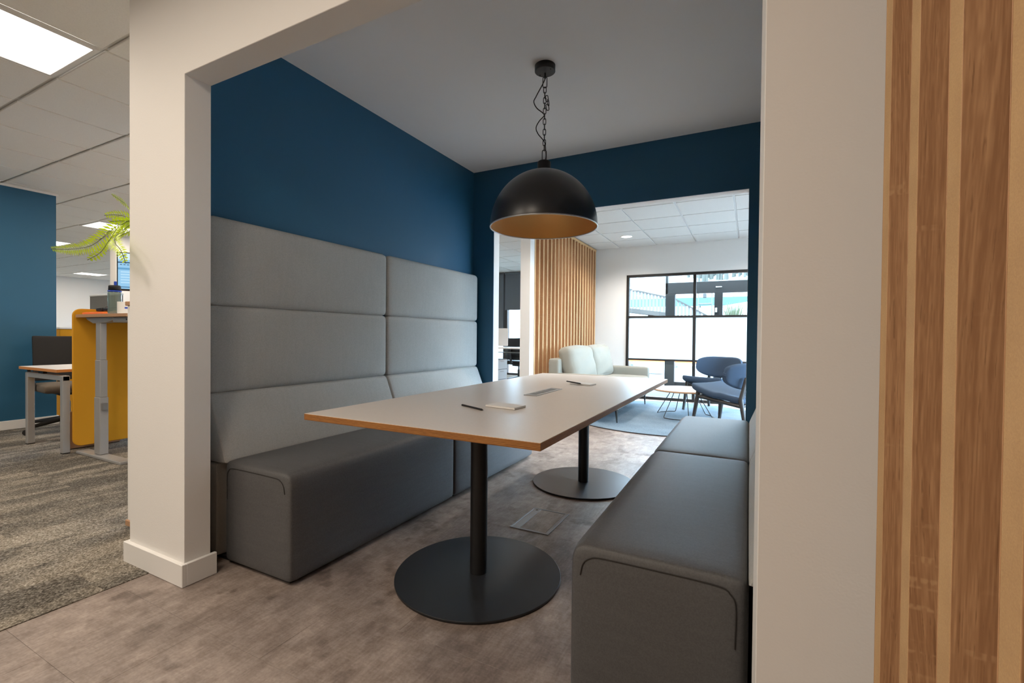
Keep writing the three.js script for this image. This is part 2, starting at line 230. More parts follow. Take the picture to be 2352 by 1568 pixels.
// outer shell
struct('wall_rear', box([-17.4, 2.8], [-0.12, 2.9], [ZB - 0.2, ZB], 0), M.white);
struct('wall_outer_right', [box([2.6, 2.8], [-0.12, 2.9], [ZB, 4.1], 0), box([2.6, 2.8], [2.11, 2.9], [4.1, 7.8], 0), box([2.6, 2.8], [-0.12, 0], [4.1, 7.8], 0), box([2.6, 2.8], [-0.12, 2.9], [7.8, 8.0], 0)], M.white);
struct('wall_outer_left', box([-17.4, -17.2], [-0.12, 2.9], [ZB, 9.95], 0), M.white);
{ // facade with window openings; the office facade stands farther out than the lounge's
  const y0 = -0.12, W = [], O = [], seg = (x0, x1, a, b) => W.push(box([x0, x1], [a, b], [8.0, 8.22], 0.001)), off = (x0, x1, a, b) => O.push(box([x0, x1], [a, b], [9.95, 10.15], 0.001));
  seg(-2.66, -1.9, y0, 2.9); seg(-1.9, 1.42, 2.11, 2.9); seg(-1.9, 1.42, y0, 0.0); seg(1.42, 2.8, y0, 2.9);
  struct('wall_far', W, M.white);
  off(-17.4, -15.5, y0, 2.9); off(-15.5, -7.5, y0, 0.85); off(-15.5, -7.5, 2.35, 2.9); off(-7.5, -6.6, y0, 2.9); off(-6.6, -2.7, 2.58, 2.9); off(-6.6, -2.7, y0, 0.1); struct('wall_far_office', O, M.white);
  struct('wall_return', box([-2.7, -2.56], [y0, 2.9], [8.0, 10.15], 0.001), M.white);
}
// blue partition in the open office
struct('wall_partition', box([-7.09, -6.97], [0.0, 2.597], [-4.2, 2.28], 0.002), M.blue);
struct('baseboard_partition', [box([-6.97, -6.955], [0.005, 0.1], [-4.2, 2.295], 0.002), box([-7.105, -6.97], [0.005, 0.1], [2.28, 2.295], 0.002)], M.trim);
struct('trim_1', [box([-6.9705, -6.962], [2.572, 2.597], [-4.2, 2.30], 0.001), box([-7.1, -6.9705], [2.572, 2.597], [2.2805, 2.30], 0.001)], M.grid);
struct('pillar_lounge', box([-2.575, -2.44], [0, 2.6], [5.217, 5.345], 0.002), M.white);
struct('pillar_office', box([-9.2, -9.0], [0, 2.6], [3.66, 3.9], 0.002), M.white);
// suspended ceilings: tegular tiles on an exposed grid
function ceilingGrid(name, xs, zs, x0, x1, z0, z1, near, skip, mat = M.tile) {
  const c = struct(name, box([x0, x1], [2.612, 2.75], [z0, z1], 0), M.grid), far = [], s = 0.613, g0 = muv(bbox(s - 0.022, 0.014, s - 0.022, 0.003));
  for (const X of xs) for (const Z of zs) {
    const a = Math.max(x0, X), b = Math.min(x1, X + s), d = Math.max(z0, Z), e = Math.min(z1, Z + s); if (b - a < 0.04 || e - d < 0.04 || (skip && skip((a + b) / 2, (d + e) / 2))) continue;
    const full = b - a > s - 0.005 && e - d > s - 0.005, g = full ? g0 : muv(bbox(b - a - 0.022, 0.014, e - d - 0.022, 0.003));
    if (near((a + b) / 2, (d + e) / 2)) { const m = finish(new THREE.Mesh(g, mat)); m.name = 'ceiling_tile'; m.position.set((a + b) / 2, 2.602, -(d + e) / 2); c.add(m); } else far.push(g.clone().translate((a + b) / 2, 2.602, -(d + e) / 2));
  }
  if (far.length) { const m = part('ceiling_tile_field', far, M.tile, c); m.userData.kind = 'stuff'; }
  return c;
}
const range = (a, n, s) => Array.from({ length: n }, (_, k) => a + k * s), GS = 0.613;
const panels = [];                                               // [X, Z] of the centres of the light panels in the office grid
for (const i of [0, 1, 2, 3, 4, 5]) for (const j of [-3, -2, -1, 0, 1, 2]) panels.push([-3.178 - GS / 2 - i * 4 * GS, 1.237 - GS / 2 + j * 4 * GS]);
for (const [i, j] of [[0, 0], [2, 0], [2, 1]]) panels.push([-3.178 + 1.5 * GS + i * GS, 1.237 - 2.5 * GS - j * 4 * GS]);   // corridor in front of the booth
const isPanel = (x, z) => panels.some(([a, b]) => Math.abs(a - x) < 0.2 && Math.abs(b - z) < 0.2);
const inBooth = (x, z) => x > -2.5 && z > 1.1;   // that part has ceilings of its own
ceilingGrid('ceiling', range(-3.178 - 24 * GS, 34, GS), range(1.237 - 21 * GS, 36, GS), -17.2, 2.6, ZB, 9.95, (x, z) => x < -2.4 && x > -9.6 && z > 0 && z < 5, (x, z) => inBooth(x, z) || isPanel(x, z));
ceilingGrid('ceiling_lounge', range(-0.785 - 3 * GS, 9, GS), range(8.02 - 7 * GS, 8, GS), -2.44, 2.6, 3.797, 8.0, () => true, null, M.tileB).position.y = -0.004;

// ---------------------------------------------------------------- ceiling lights
const zones = ['glowing square ceiling panel nearest the white pillar, cut by the photo edge', 'square ceiling light panel half hidden behind the hanging fern'];
function panelLight(X, Z, label) {
  const t = thing('ceiling_light', label, 'ceiling light', [X, 2.588, Z], 0, 'square light panels in the office ceiling'), h = GS / 2 - 0.012;
  const fr = []; for (const s of [-1, 1]) { fr.push(box([X - h, X + h], [2.588, 2.606], [Z + s * h - s * 0.022, Z + s * h], 0.001)); fr.push(box([X + s * h - s * 0.022, X + s * h], [2.588, 2.606], [Z - h + 0.022, Z + h - 0.022], 0.001)); }
  part('frame', fr, M.trim, t); part('diffuser', box([X - h + 0.022, X + h - 0.022], [2.594, 2.604], [Z - h + 0.022, Z + h - 0.022], 0.001), M.panel, t);
  const l = new THREE.RectAreaLight(lin(...WARM), PANEL, 2 * h - 0.05, 2 * h - 0.05); l.position.set(0, -0.004, 0); l.rotation.x = -Math.PI / 2; l.castShadow = true; t.add(l);
}
panels.forEach(([X, Z]) => {
  const near = Math.abs(X + 3.48) < 0.1 && Math.abs(Z - 0.93) < 0.1, fern = Math.abs(X + 8.39) < 0.2 && Math.abs(Z - 3.38) < 0.2, tip = Math.abs(X + 10.84) < 0.2 && Math.abs(Z - 3.38) < 0.2, far = Math.abs(X + 15.74) < 0.2 && Math.abs(Z - 5.83) < 0.2;
  panelLight(X, Z, near ? zones[0] : fern ? zones[1] : tip ? 'light panel beside the blue partition, just above the fern tip' : far ? 'farthest light panel, thin bright strip above the white end wall' : 'square light panel in the office ceiling out of view');
});
function downLight(X, Z, label) {
  const t = thing('downlight', label, 'downlight', [X, 2.583, Z], 0, 'round downlights over the lounge');
  part('bezel', lathe([[0.078, 0.004], [0.086, 0], [0.094, 0.003], [0.096, 0.009], [0.078, 0.009]], 32).translate(X, 2.583, -Z), M.trim, t);
  part('lens', cyl(0.077, 0.077, 0.004, 32).translate(X, 2.589, -Z), M.down, t);
  const l = new THREE.SpotLight(lin(1, 0.93, 0.84), 11, 0, 1.25, 0.7); l.position.set(0, -0.008, 0); l.target.position.set(0, -2, 0); l.castShadow = true; l.shadow.radius = 3; t.add(l, l.target);
}
downLight(-1.70, 7.115, 'glowing round downlight in the lounge ceiling above the sofa');
downLight(-1.70, 4.66, 'round downlight near the booth opening, hidden behind the pendant lamp');
for (const [x, z] of [[0.14, 7.115], [0.14, 4.66], [1.98, 7.115], [1.98, 4.66]]) downLight(x, z, 'round downlight on the far side of the lounge, out of view');

// ---------------------------------------------------------------- booth: table
{
  const t = thing('meeting_table', 'long table with pale top, plywood edge and two black column legs', 'table', [-1.046, 0, 2.416]);
  const x0 = -1.553, x1 = -0.539, z0 = 1.236, z1 = 3.596;
  part('tabletop', box([x0 + 0.001, x1 - 0.001], [0.7355, 0.737], [z0 + 0.001, z1 - 0.001], 0.0006), M.lam, t, 'pale beige laminate surface');
  const e = box([x0, x1], [0.712, 0.7355], [z0, z1], 0.0012), uv = e.attributes.uv, pp = e.attributes.position; for (let i = 0; i < pp.count; i++) uv.setY(i, pp.getY(i) - 0.7115);
  part('edge_board', e, M.ply, t, 'layered plywood edge');
  for (const z of [1.73, 3.17]) {
    part('column', rod(P(-1.046, 0.013, z), P(-1.046, 0.706, z), 0.0375, 0.0375, 40), M.black, t);
    part('base_plate', lathe([[0, 0.0], [0.352, 0.0], [0.36, 0.003], [0.36, 0.0105], [0.3585, 0.012], [0, 0.012]], 96).translate(-1.046, 0.0005, -z), M.blackM, t);
    part('mounting_plate', box([-1.26, -0.83], [0.705, 0.712], [z - 0.2, z + 0.2], 0.001), M.black, t);
  }
  const m = part('power_module', [box([-1.056, -1.046], [0.737, 0.7405], [2.19, 2.56], 0.001), box([-0.99, -0.98], [0.737, 0.7405], [2.19, 2.56], 0.001), box([-1.046, -0.99], [0.737, 0.7405], [2.19, 2.2], 0.001), box([-1.046, -0.99], [0.737, 0.7405], [2.55, 2.56], 0.001)], M.silver, t, 'flush power and data outlet');
  part('flap', box([-1.046, -0.99], [0.737, 0.7395], [2.2, 2.55], 0.0008), M.boxMetal, m);
  for (const [a, b] of [[2.23, 2.29], [2.31, 2.37], [2.39, 2.43], [2.45, 2.52]]) part('socket', box([-1.039, -0.999], [0.7392, 0.7403], [a, b], 0.0004), M.cabGrey, m);
}
// notepads and pens on the table
function pad(pts, label) {
  const t = thing('notepad', label, 'notepad', [pts[0][0], 0.7375, pts[0][1]], 0, 'notepads on the table'), s = (y, h) => extrude(pts.map(([x, z]) => [x, z]), h, 0).rotateX(-Math.PI / 2).translate(0, y, 0);
  part('sheets', muv(s(0.7385, 0.0075)), M.paper, t); part('backing_card', muv(s(0.7372, 0.0012)), M.taupe, t);
}
pad([[-1.028, 1.748], [-0.874, 1.727], [-0.868, 1.823], [-0.966, 1.850], [-1.016, 1.853]].slice(0, 3).concat([[-1.018, 1.846]]), 'white notepad near the black pen at the front of the table');
pad([[-1.04, 2.85], [-0.892, 2.813], [-0.88, 2.905], [-1.028, 2.942]], 'white notepad farther along the table, with a pen lying on it');
function pen(a, b, label) {
  const t = thing('pen', label, 'pen', a, 0, 'black pens on the table'), A = P(...a), B = P(...b), d = B.clone().sub(A).normalize();
  part('barrel', rod(A, B.clone().addScaledVector(d, -0.012), 0.0042, 0.0042), M.black, t); part('tip', rod(B.clone().addScaledVector(d, -0.012), B, 0.004, 0.0008), M.black, t);
  part('cap_end', rod(A.clone().addScaledVector(d, -0.004), A, 0.003, 0.0042), M.black, t);
}
pen([-1.126, 0.7415, 1.713], [-0.976, 0.7415, 1.642], 'black pen lying on bare table beside the front notepad');
pen([-1.078, 0.7505, 2.9], [-0.945, 0.7505, 2.798], 'black pen resting across the corner of the far notepad');

// ---------------------------------------------------------------- booth: upholstered benches
const CX = -1.054;
function bench(z0, z1, mirror, label) {
  const mx = (x) => mirror ? 2 * CX - x : x, R = (a, b) => mirror ? [mx(b), mx(a)] : [a, b], s = mirror ? -1 : 1;
  const t = thing('booth_bench', label, 'bench', [mx(-1.99), 0, (z0 + z1) / 2], 0, 'upholstered benches facing across the booth table');
  const e = 0.004, zz = [z0 + e, z1 - e];
  // seat block, top edges rounded more than the others
  const seat = softAt(R(-2.115, -1.664), [0.013, 0.472], zz, 0.028, [0.004, 0.010, 0.004], 14, (o, q) => { const k = Math.max(0, (q[1] - 0.75) / 0.25); if (q[0] * s > 0.7) o[0] -= s * 0.018 * k * k; });
  const sm = part('seat', seat, M.char, t, 'charcoal upholstered seat block');
  // stitched seam outlining the end panel
  for (const z of [z0 + e, z1 - e]) { const w = z < (z0 + z1) / 2 ? -0.0018 : 0.0018; const pts = [[-2.087, 0.30], [-2.088, 0.40], [-2.076, 0.43], [-2.045, 0.444], [-1.9, 0.4455], [-1.76, 0.444], [-1.725, 0.437], [-1.705, 0.418], [-1.697, 0.385]].map(([x, y]) => P(mx(x), y, z + w)); part('seam', tube(pts, 0.0017, 70, 5), M.seam, sm); }
  part('plinth', box(R(-2.28, -1.70), [0.001, 0.016], [z0 + 0.03, z1 - 0.03], 0.002), M.black, t, 'recessed black plinth');
  // back: upright base behind the seat, wedge cushion and two flat panels
  part('back_base', softAt(R(-2.312, -2.17), [0.013, 0.452], zz, 0.02, [0, 0, 0], 6), M.grey, t);
  part('back_cushion', softAt(R(-2.312, -2.236), [0.448, 0.768], zz, 0.022, [0.006, 0, 0, s], 14, (o, q) => { const k = (1 - q[1]) / 2; if (q[0] * s > -0.2) o[0] += s * 0.128 * k * (0.5 + 0.5 * q[0] * s); }), M.grey, t);
  part('back_panel', softAt(R(-2.312, -2.232), [0.762, 1.184], zz, 0.034, [0.013, 0, 0, s], 16), M.grey, t);
  part('back_panel', softAt(R(-2.312, -2.232), [1.178, 1.604], zz, 0.034, [0.013, 0, 0, s], 16), M.grey, t);
}
bench(1.256, 2.455, false, 'charcoal bench with tall grey back, the unit next to the white pillar');
bench(2.455, 3.655, false, 'charcoal bench with tall grey back, the unit against the blue end wall');
bench(1.225, 2.455, true, 'large charcoal bench in the lower right corner, nearest the wooden slats');
bench(2.455, 3.655, true, 'bluish charcoal bench behind the nearest one, in front of the lounge chairs');

// floor socket box
{
  const t = thing('floor_box', 'square metal floor socket box set into the vinyl under the table', 'floor box', [-1.04, 0, 2.4]);
  const x0 = -1.157, x1 = -0.929, z0 = 2.238, z1 = 2.56, y = [0.0005, 0.0045];
  part('frame', [box([x0, x1], y, [z0, z0 + 0.016], 0.001), box([x0, x1], y, [z1 - 0.012, z1], 0.001), box([x0, x0 + 0.012], y, [z0 + 0.016, z1 - 0.012], 0.001), box([x1 - 0.02, x1], y, [z0 + 0.016, z1 - 0.012], 0.001)], M.boxMetal, t);
  part('cable_flap', box([x0 + 0.013, x0 + 0.055], [0.0005, 0.0038], [z0 + 0.018, z1 - 0.014], 0.001), M.boxMetal, t);
  part('lid', muv(bbox(x1 - x0 - 0.079, 0.003, z1 - z0 - 0.034, 0.0006).translate((x0 + x1) / 2 + 0.0175, 0.002, -(z0 + z1) / 2 - 0.001), 0.4, 0.2), M.vinyl, t, 'lid inlaid with matching vinyl');
  part('catch', lathe([[0, 0.004], [0.008, 0.004], [0.008, 0.005], [0, 0.0052]], 16).translate(x0 + 0.034, 0, -z1 + 0.03), M.black, t);
}

// ---------------------------------------------------------------- pendant lamp
{
  const X = -1.045, Z = 2.405, t = thing('pendant_lamp', 'large black dome pendant lamp with gold inside, hung on a chain', 'pendant lamp', [X, 1.66, Z]), L = (g) => g.translate(X, 0, -Z);
  part('ceiling_rose', L(lathe([[0, 2.536], [0.054, 2.536], [0.058, 2.539], [0.058, 2.5705], [0, 2.5705]], 40)), M.black, t);
  for (const a of [0.4, 3.6]) part('screw', cyl(0.004, 0.004, 0.004, 10).translate(X + 0.043 * Math.cos(a), 2.5345, -Z + 0.038 * Math.sin(a)), M.seam, t);
  // dome: outer shell and inner gilded shell
  const R = 0.302, Hh = 0.318, yr = 1.664, prof = []; for (let k = 0; k <= 28; k++) { const a = k / 28 * Math.PI / 2; prof.push([Math.max(0.028, R * Math.cos(a)), yr + Hh * Math.sin(a)]); }
  part('shade', L(lathe([[R - 0.002, yr - 0.001], ...prof], 96)), M.lamp, t, 'satin black dome');
  part('shade_lining', L(lathe([...prof].reverse().map(([x, y]) => [Math.max(0.0, x - 0.004), y - 0.004 + 0.003 * (1 - (y - yr) / Hh)]), 96)), M.gold, t, 'brushed gold inside of the dome');
  part('rim', L(flat(new THREE.TorusGeometry(R - 0.001, 0.004, 8, 96).rotateX(Math.PI / 2).translate(0, yr - 0.001, 0))), M.rim, t);
  part('cap', L(lathe([[0.0, 2.036], [0.03, 2.036], [0.037, 2.030], [0.037, 1.99], [0.042, 1.986], [0.042, 1.978], [0.028, 1.976]], 32)), M.black, t);
  const b = part('bulb_holder', L(lathe([[0, 1.98], [0.024, 1.98], [0.024, 1.90], [0.018, 1.895], [0, 1.895]], 20)), M.black, t);
  part('bulb', L(lathe([[0.001, 1.79], [0.02, 1.795], [0.03, 1.815], [0.03, 1.84], [0.018, 1.872], [0.014, 1.896]], 20)), M.bulb, b);
  // chain of oval links
  const link = (h, w, r) => { const pts = [], n = 20; for (let k = 0; k < n; k++) { const a = k / n * 2 * Math.PI, c = Math.cos(a), s = Math.sin(a); pts.push(V(w * Math.sign(c) * Math.pow(Math.abs(c), 0.7), (h / 2 - w) * Math.sign(s) * (Math.abs(s) > 0.25 ? 1 : Math.abs(s) * 4) + w * s, 0)); } return tube(pts, r, 32, 6, true); };
  const big = link(0.062, 0.0115, 0.0026), small = link(0.034, 0.0075, 0.0023);
  let y = 2.528; const put = (g, h, turn) => { part('chain_link', L(g.clone().rotateY(turn).translate(0, y - h / 2 + 0.002, 0)), M.black, t); y -= h - 0.0045; };
  part('hook', rod(P(X, 2.53, Z), P(X, 2.50, Z), 0.006, 0.005), M.black, t); y = 2.508;
  put(big, 0.062, 0.4); let q = 0; while (y > 2.115) { put(small, 0.034, (q++ % 2) * 1.5708 + 0.3); } put(big, 0.062, 0.4); put(small, 0.034, 1.9);
  part('hook', rod(P(X, 2.036, Z), P(X, Math.max(2.045, y + 0.004), Z), 0.006, 0.004), M.black, t);
  for (const [dx, dy, a] of [[0.013, 2.385, 0.2], [0.021, 2.36, 1.4], [0.017, 2.335, 0.6]]) part('chain_link', small.clone().rotateZ(0.15).rotateY(a).translate(X + dx, dy, -Z), M.black, t);
  part('cord', tube([[0.004, 2.505], [-0.012, 2.47], [-0.05, 2.40], [-0.062, 2.37], [-0.045, 2.335], [-0.008, 2.305], [-0.004, 2.29], [-0.03, 2.262], [-0.048, 2.225], [-0.036, 2.19], [0.0, 2.145], [0.008, 2.10], [0.010, 2.06], [0.004, 2.034]].map(([a, yy]) => P(X + a * 0.9, yy, Z + a * 0.4)), 0.0028, 120, 8), M.black, t);
}

// ---------------------------------------------------------------- slatted screens
function slat(x0, x1, z0, z1, y0, y1, parent, k) {
  const m = part('slat', muv(box([x0, x1], [y0, y1], [z0 + 0.0012, z1 - 0.0012], 0.0015), rr(0, 1), rr(0, 1)), M.mdf, parent);
  for (const z of [[z0, z0 + 0.0012], [z1 - 0.0012, z1]]) { const g = box([x0, x1], [y0, y1], z, 0.0003); muv(g, rr(0, 4), rr(0, 4)); part('veneer', g, M.oak, m); }
}
{
  const t = thing('slat_screen', 'tall screen of oak veneered slats running out of frame beside the camera', 'slat screen', [0.238, 0, -0.1]);
  for (let k = 0; k < 16; k++) slat(0.188, 0.288, 0.898 - k * 0.1362, 0.936 - k * 0.1362, 0.03, 2.56, t);
  part('top_rail', box([0.188, 0.288], [2.56, 2.592], [-1.16, 1.05], 0.001), M.mdf, t); part('bottom_rail', box([0.188, 0.288], [0.001, 0.03], [-1.16, 1.05], 0.001), M.mdf, t);
}
{
  const t = thing('slat_screen', 'wooden slat screen behind the cream sofa in the lounge', 'slat screen', [-2.49, 0, 6.65]);
  for (let k = 0; k < 20; k++) slat(-2.54, -2.44, 5.352 + k * 0.1352, 5.39 + k * 0.1352, 0.03, 2.55, t);
  part('top_rail', box([-2.54, -2.44], [2.55, 2.587], [5.346, 7.985], 0.001), M.mdf, t); part('bottom_rail', box([-2.54, -2.44], [0.005, 0.03], [5.346, 7.985], 0.001), M.mdf, t);
}

// ---------------------------------------------------------------- facade windows
function bars(list, z0, z1, name, parent, mat = M.frame) { for (const [x0, x1, y0, y1] of list) part(name, box([x0, x1], [y0, y1], [z0, z1], 0.002), mat, parent); }
{
  const w = new THREE.Group(); w.name = 'window_1'; scene.add(w); bases.set(w, V(0, 0, 0)); w.userData.kind = 'structure';
  const xs = [-1.878, -0.80, 0.30, 1.398], hw = 0.022;
  bars([[-1.9, -1.856, 0, 2.11], [1.376, 1.42, 0, 2.11], [-1.856, 1.376, 2.068, 2.11], [-1.856, 1.376, 0.0, 0.045]], 7.99, 8.06, 'frame', w);
  bars([[xs[1] - hw, xs[1] + hw, 0.045, 2.068], [xs[2] - hw, xs[2] + hw, 0.045, 2.068]], 7.99, 8.06, 'mullion', w);
  for (let k = 0; k < 3; k++) { const a = xs[k] + hw, b = xs[k + 1] - hw; bars([[a, b, 1.375, 1.408], [a, b, 0.652, 0.684]], 7.99, 8.06, 'glazing_bar', w);
    part('pane', box([a, b], [1.408, 2.068], [8.022, 8.026], 0), M.glass, w); part('frosted_pane', box([a, b], [0.684, 1.375], [8.022, 8.026], 0), M.frost, w, 'frosted white glass'); part('pane', box([a, b], [0.045, 0.652], [8.022, 8.026], 0), M.glass, w); }
}
{
  const w = new THREE.Group(); w.name = 'window_3'; scene.add(w); bases.set(w, V(0, 0, 0)); w.userData.kind = 'structure';      // glazed side of the lounge, right of the booth opening
  const zs = [4.1, 5.33, 6.57, 7.8], B = (name, z, y) => part(name, box([2.60, 2.67], y, z, 0.002), M.frame, w);
  B('frame', [4.1, 7.8], [2.065, 2.11]); B('frame', [4.1, 7.8], [0, 0.045]); zs.forEach((z) => B('mullion', [z - 0.022, z + 0.022], [0.045, 2.065]));
  for (let k = 0; k < 3; k++) part('pane', box([2.63, 2.634], [0.045, 2.065], [zs[k] + 0.022, zs[k + 1] - 0.022], 0), M.glass, w);
}
{
  const w = new THREE.Group(); w.name = 'window_4'; scene.add(w); bases.set(w, V(0, 0, 0)); w.userData.kind = 'structure';      // the open office's own windows
  bars([[-15.5, -7.5, 2.3, 2.35], [-15.5, -7.5, 0.85, 0.9]], 9.96, 10.03, 'frame', w); for (let k = 0; k <= 5; k++) bars([[-15.5 + k * 1.59, -15.45 + k * 1.59, 0.9, 2.3]], 9.96, 10.03, 'mullion', w);
  for (let k = 0; k < 5; k++) part('pane', box([-15.45 + k * 1.59, -13.91 + k * 1.59], [0.9, 2.3], [9.99, 9.994], 0), M.glass, w);
}
{
  const w = new THREE.Group(); w.name = 'window_2'; scene.add(w); bases.set(w, V(0, 0, 0)); w.userData.kind = 'structure';
  const bay = [[-6.5, -5.36], [-5.25, -4.05], [-3.94, -2.8]];
  bars([[-6.6, -6.5, 0.1, 2.58], [-2.8, -2.7, 0.1, 2.58], [-6.5, -2.8, 2.53, 2.58], [-6.5, -2.8, 0.1, 0.15]], 9.94, 10.03, 'frame', w); bars([[-5.36, -5.25, 0.15, 2.53], [-4.05, -3.94, 0.15, 2.53]], 9.93, 10.04, 'mullion', w);
  for (const [a, b] of bay) part('pane', box([a, b], [0.15, 2.53], [9.98, 9.984], 0), M.glass, w);
  for (const [k, y, lab] of [[0, 1.195, 'grey roller blind drawn lower, left of the window post behind the booth'], [1, 1.685, 'grey roller blind half down above the bright office window'], [2, 1.6, 'grey roller blind hidden behind the lounge pillar']]) {
    const a = [-6.49, -5.30, -3.98][k], b = [-5.345, -4.01, -2.82][k], t = thing('roller_blind', lab, 'roller blind', [(a + b) / 2, y, 9.9], 0, 'roller blinds at the office window');
    part('fabric', box([a, b], [y, 2.54], [9.905, 9.907], 0), M.blind, t); part('tube', rod(P(a, 2.555, 9.9), P(b, 2.555, 9.9), 0.025, 0.025, 16), M.blind, t); part('bottom_bar', box([a, b], [y - 0.012, y + 0.012], [9.901, 9.911], 0.002), M.blind, t); } }

// ---------------------------------------------------------------- lounge
{ // rug
  const t = thing('round_rug', 'round grey blue rug under the sofa and coffee table', 'rug', [-0.97, 0, 6.41]);
  part('pile', muv(lathe([[0, 0.009], [1.345, 0.009], [1.352, 0.004], [1.352, 0.0005], [0, 0.0005]], 96).translate(-0.97, 0.0005, -6.41)), M.rug, t); part('binding', flat(new THREE.TorusGeometry(1.354, 0.0055, 6, 96).rotateX(Math.PI / 2)).translate(-0.97, 0.0062, -6.41), M.rugEdge, t);
}
{ // sofa
  const t = thing('sofa', 'cream two seat sofa with loose back cushions against the slat screen', 'sofa', [-1.83, 0, 6.42]), fy = 0.0105;
  part('frame', softAt([-2.27, -1.40], [0.16, 0.30], [5.45, 7.39], 0.02, [0, 0, 0], 6), M.sofa, t);
  part('back', softAt([-2.285, -2.13], [0.2, 0.765], [5.44, 7.40], 0.035, [0.01, 0, 0], 10), M.sofa, t);
  for (const z of [[5.40, 5.52], [7.32, 7.44]]) part('arm', softAt([-2.26, -1.385], [0.19, 0.583], z, 0.035, [0, 0.004, 0.004], 10), M.sofa, t);
  for (const [a, b] of [[5.525, 6.42], [6.42, 7.315]]) { part('seat_cushion', softAt([-2.14, -1.37], [0.29, 0.455], [a, b], 0.05, [0.01, 0.015, 0], 12), M.sofa, t);
    part('back_cushion', soft(0.20, 0.47, b - a - 0.01, 0.075, [0.05, 0.02, 0], 14, (o) => { o[0] += 0.006 * Math.sin(o[1] * 31 + o[2] * 9) + 0.004 * Math.sin(o[2] * 23 - o[1] * 17); }).rotateZ(0.26).translate(-2.055, 0.68, -(a + b) / 2), M.sofa, t); }
  for (const [x, z] of [[-1.42, 5.535], [-1.435, 7.29], [-2.2, 5.535], [-2.2, 7.29]]) { part('leg', rod(P(x, 0.165, z), P(x + 0.01, fy, z), 0.017, 0.008), M.black, t); part('leg_plate', box([x - 0.06, x + 0.02], [0.15, 0.162], [z - 0.02, z + 0.02], 0.002), M.black, t); }
}
{ // coffee table
  const X = -0.76, Z = 6.45, t = thing('coffee_table', 'small round coffee table with pale top on bent wire legs', 'coffee table', [X, 0, Z]), h = 0.372;
  part('top', lathe([[0, h], [0.388, h], [0.39, h - 0.001], [0, h - 0.001]], 64).translate(X, 0, -Z), M.whiteTop, t); part('edge', lathe([[0, h - 0.0225], [0.386, h - 0.0225], [0.39, h - 0.019], [0.39, h - 0.001], [0, h - 0.001]], 64).translate(X, 0, -Z), M.wood, t, 'wooden edge');
  for (const a of [0.35, 2.45, 4.55]) { const c = (r, d, y) => P(X + r * Math.cos(a + d), y, Z + r * Math.sin(a + d)); const fy = 0.016;
    part('leg', tube([c(0.16, -0.5, h - 0.024), c(0.345, -0.46, 0.04), c(0.36, -0.44, fy), c(0.37, -0.2, fy), c(0.37, 0.2, fy), c(0.36, 0.44, fy), c(0.345, 0.46, 0.04), c(0.16, 0.5, h - 0.024)], 0.0052, 70, 8, false, 0.12), M.black, t); }
}
// lounge chairs
function loungeChair(X, Z, turn, label) {
  const t = thing('lounge_chair', label, 'chair', [X, 0, Z], turn, 'blue lounge chairs'), y0 = 0.001;      // faces local +z
  local('seat', soft(0.60, 0.075, 0.60, 0.034, [0, 0.004, 0], 16, (o, q) => { o[1] += 0.045 * Math.max(0, q[2]) ** 2 + 0.010 * q[2] + 0.022 * q[0] * q[0] * (q[2] < 0 ? 1 : 0.4); o[0] *= 1 - 0.10 * (q[2] < 0 ? -q[2] : 0); }).rotateX(-0.12).translate(0, 0.372, 0.02), M.navy, t);
  const back = soft(0.69, 0.31, 0.06, 0.029, [0, 0, 0.006], 22, (o, q) => { const ex = Math.min(1, Math.hypot(q[0], 0)); const lim = Math.pow(Math.max(0, 1 - Math.pow(ex, 3.2)), 1 / 2.4); o[1] *= 0.12 + 0.88 * lim; o[2] += 0.16 * q[0] * q[0]; });
  local('backrest', back.rotateX(-0.16).translate(0, 0.605, -0.30), M.navy, t);
  const leg = (x, z, x2, z2, top) => rod(V(x2, top, z2), V(x, y0, z), 0.026, 0.018, 14);
  for (const s of [-1, 1]) { local('front_leg', leg(s * 0.27, 0.30, s * 0.255, 0.235, 0.40), M.darkwood, t); local('rear_leg', [leg(s * 0.26, -0.36, s * 0.245, -0.285, 0.36), rod(V(s * 0.245, 0.36, -0.285), V(s * 0.20, 0.60, -0.318), 0.024, 0.018)], M.darkwood, t);
    local('side_rail', rod(V(s * 0.255, 0.345, 0.235), V(s * 0.245, 0.285, -0.285), 0.022, 0.022), M.darkwood, t); }
  local('cross_rail', [rod(V(-0.255, 0.345, 0.235), V(0.255, 0.345, 0.235), 0.016, 0.016), rod(V(-0.245, 0.285, -0.285), V(0.245, 0.285, -0.285), 0.016, 0.016)], M.darkwood, t);
  return t;
}
loungeChair(-0.457, 7.16, -0.45, 'blue lounge chair by the window, its wide rounded back facing the camera').position.y = 0.0122;
loungeChair(-0.20, 5.98, Math.atan2(-0.87, -0.5), 'nearer blue lounge chair seen side on, cut off by the booth wall').position.y = 0.0122;

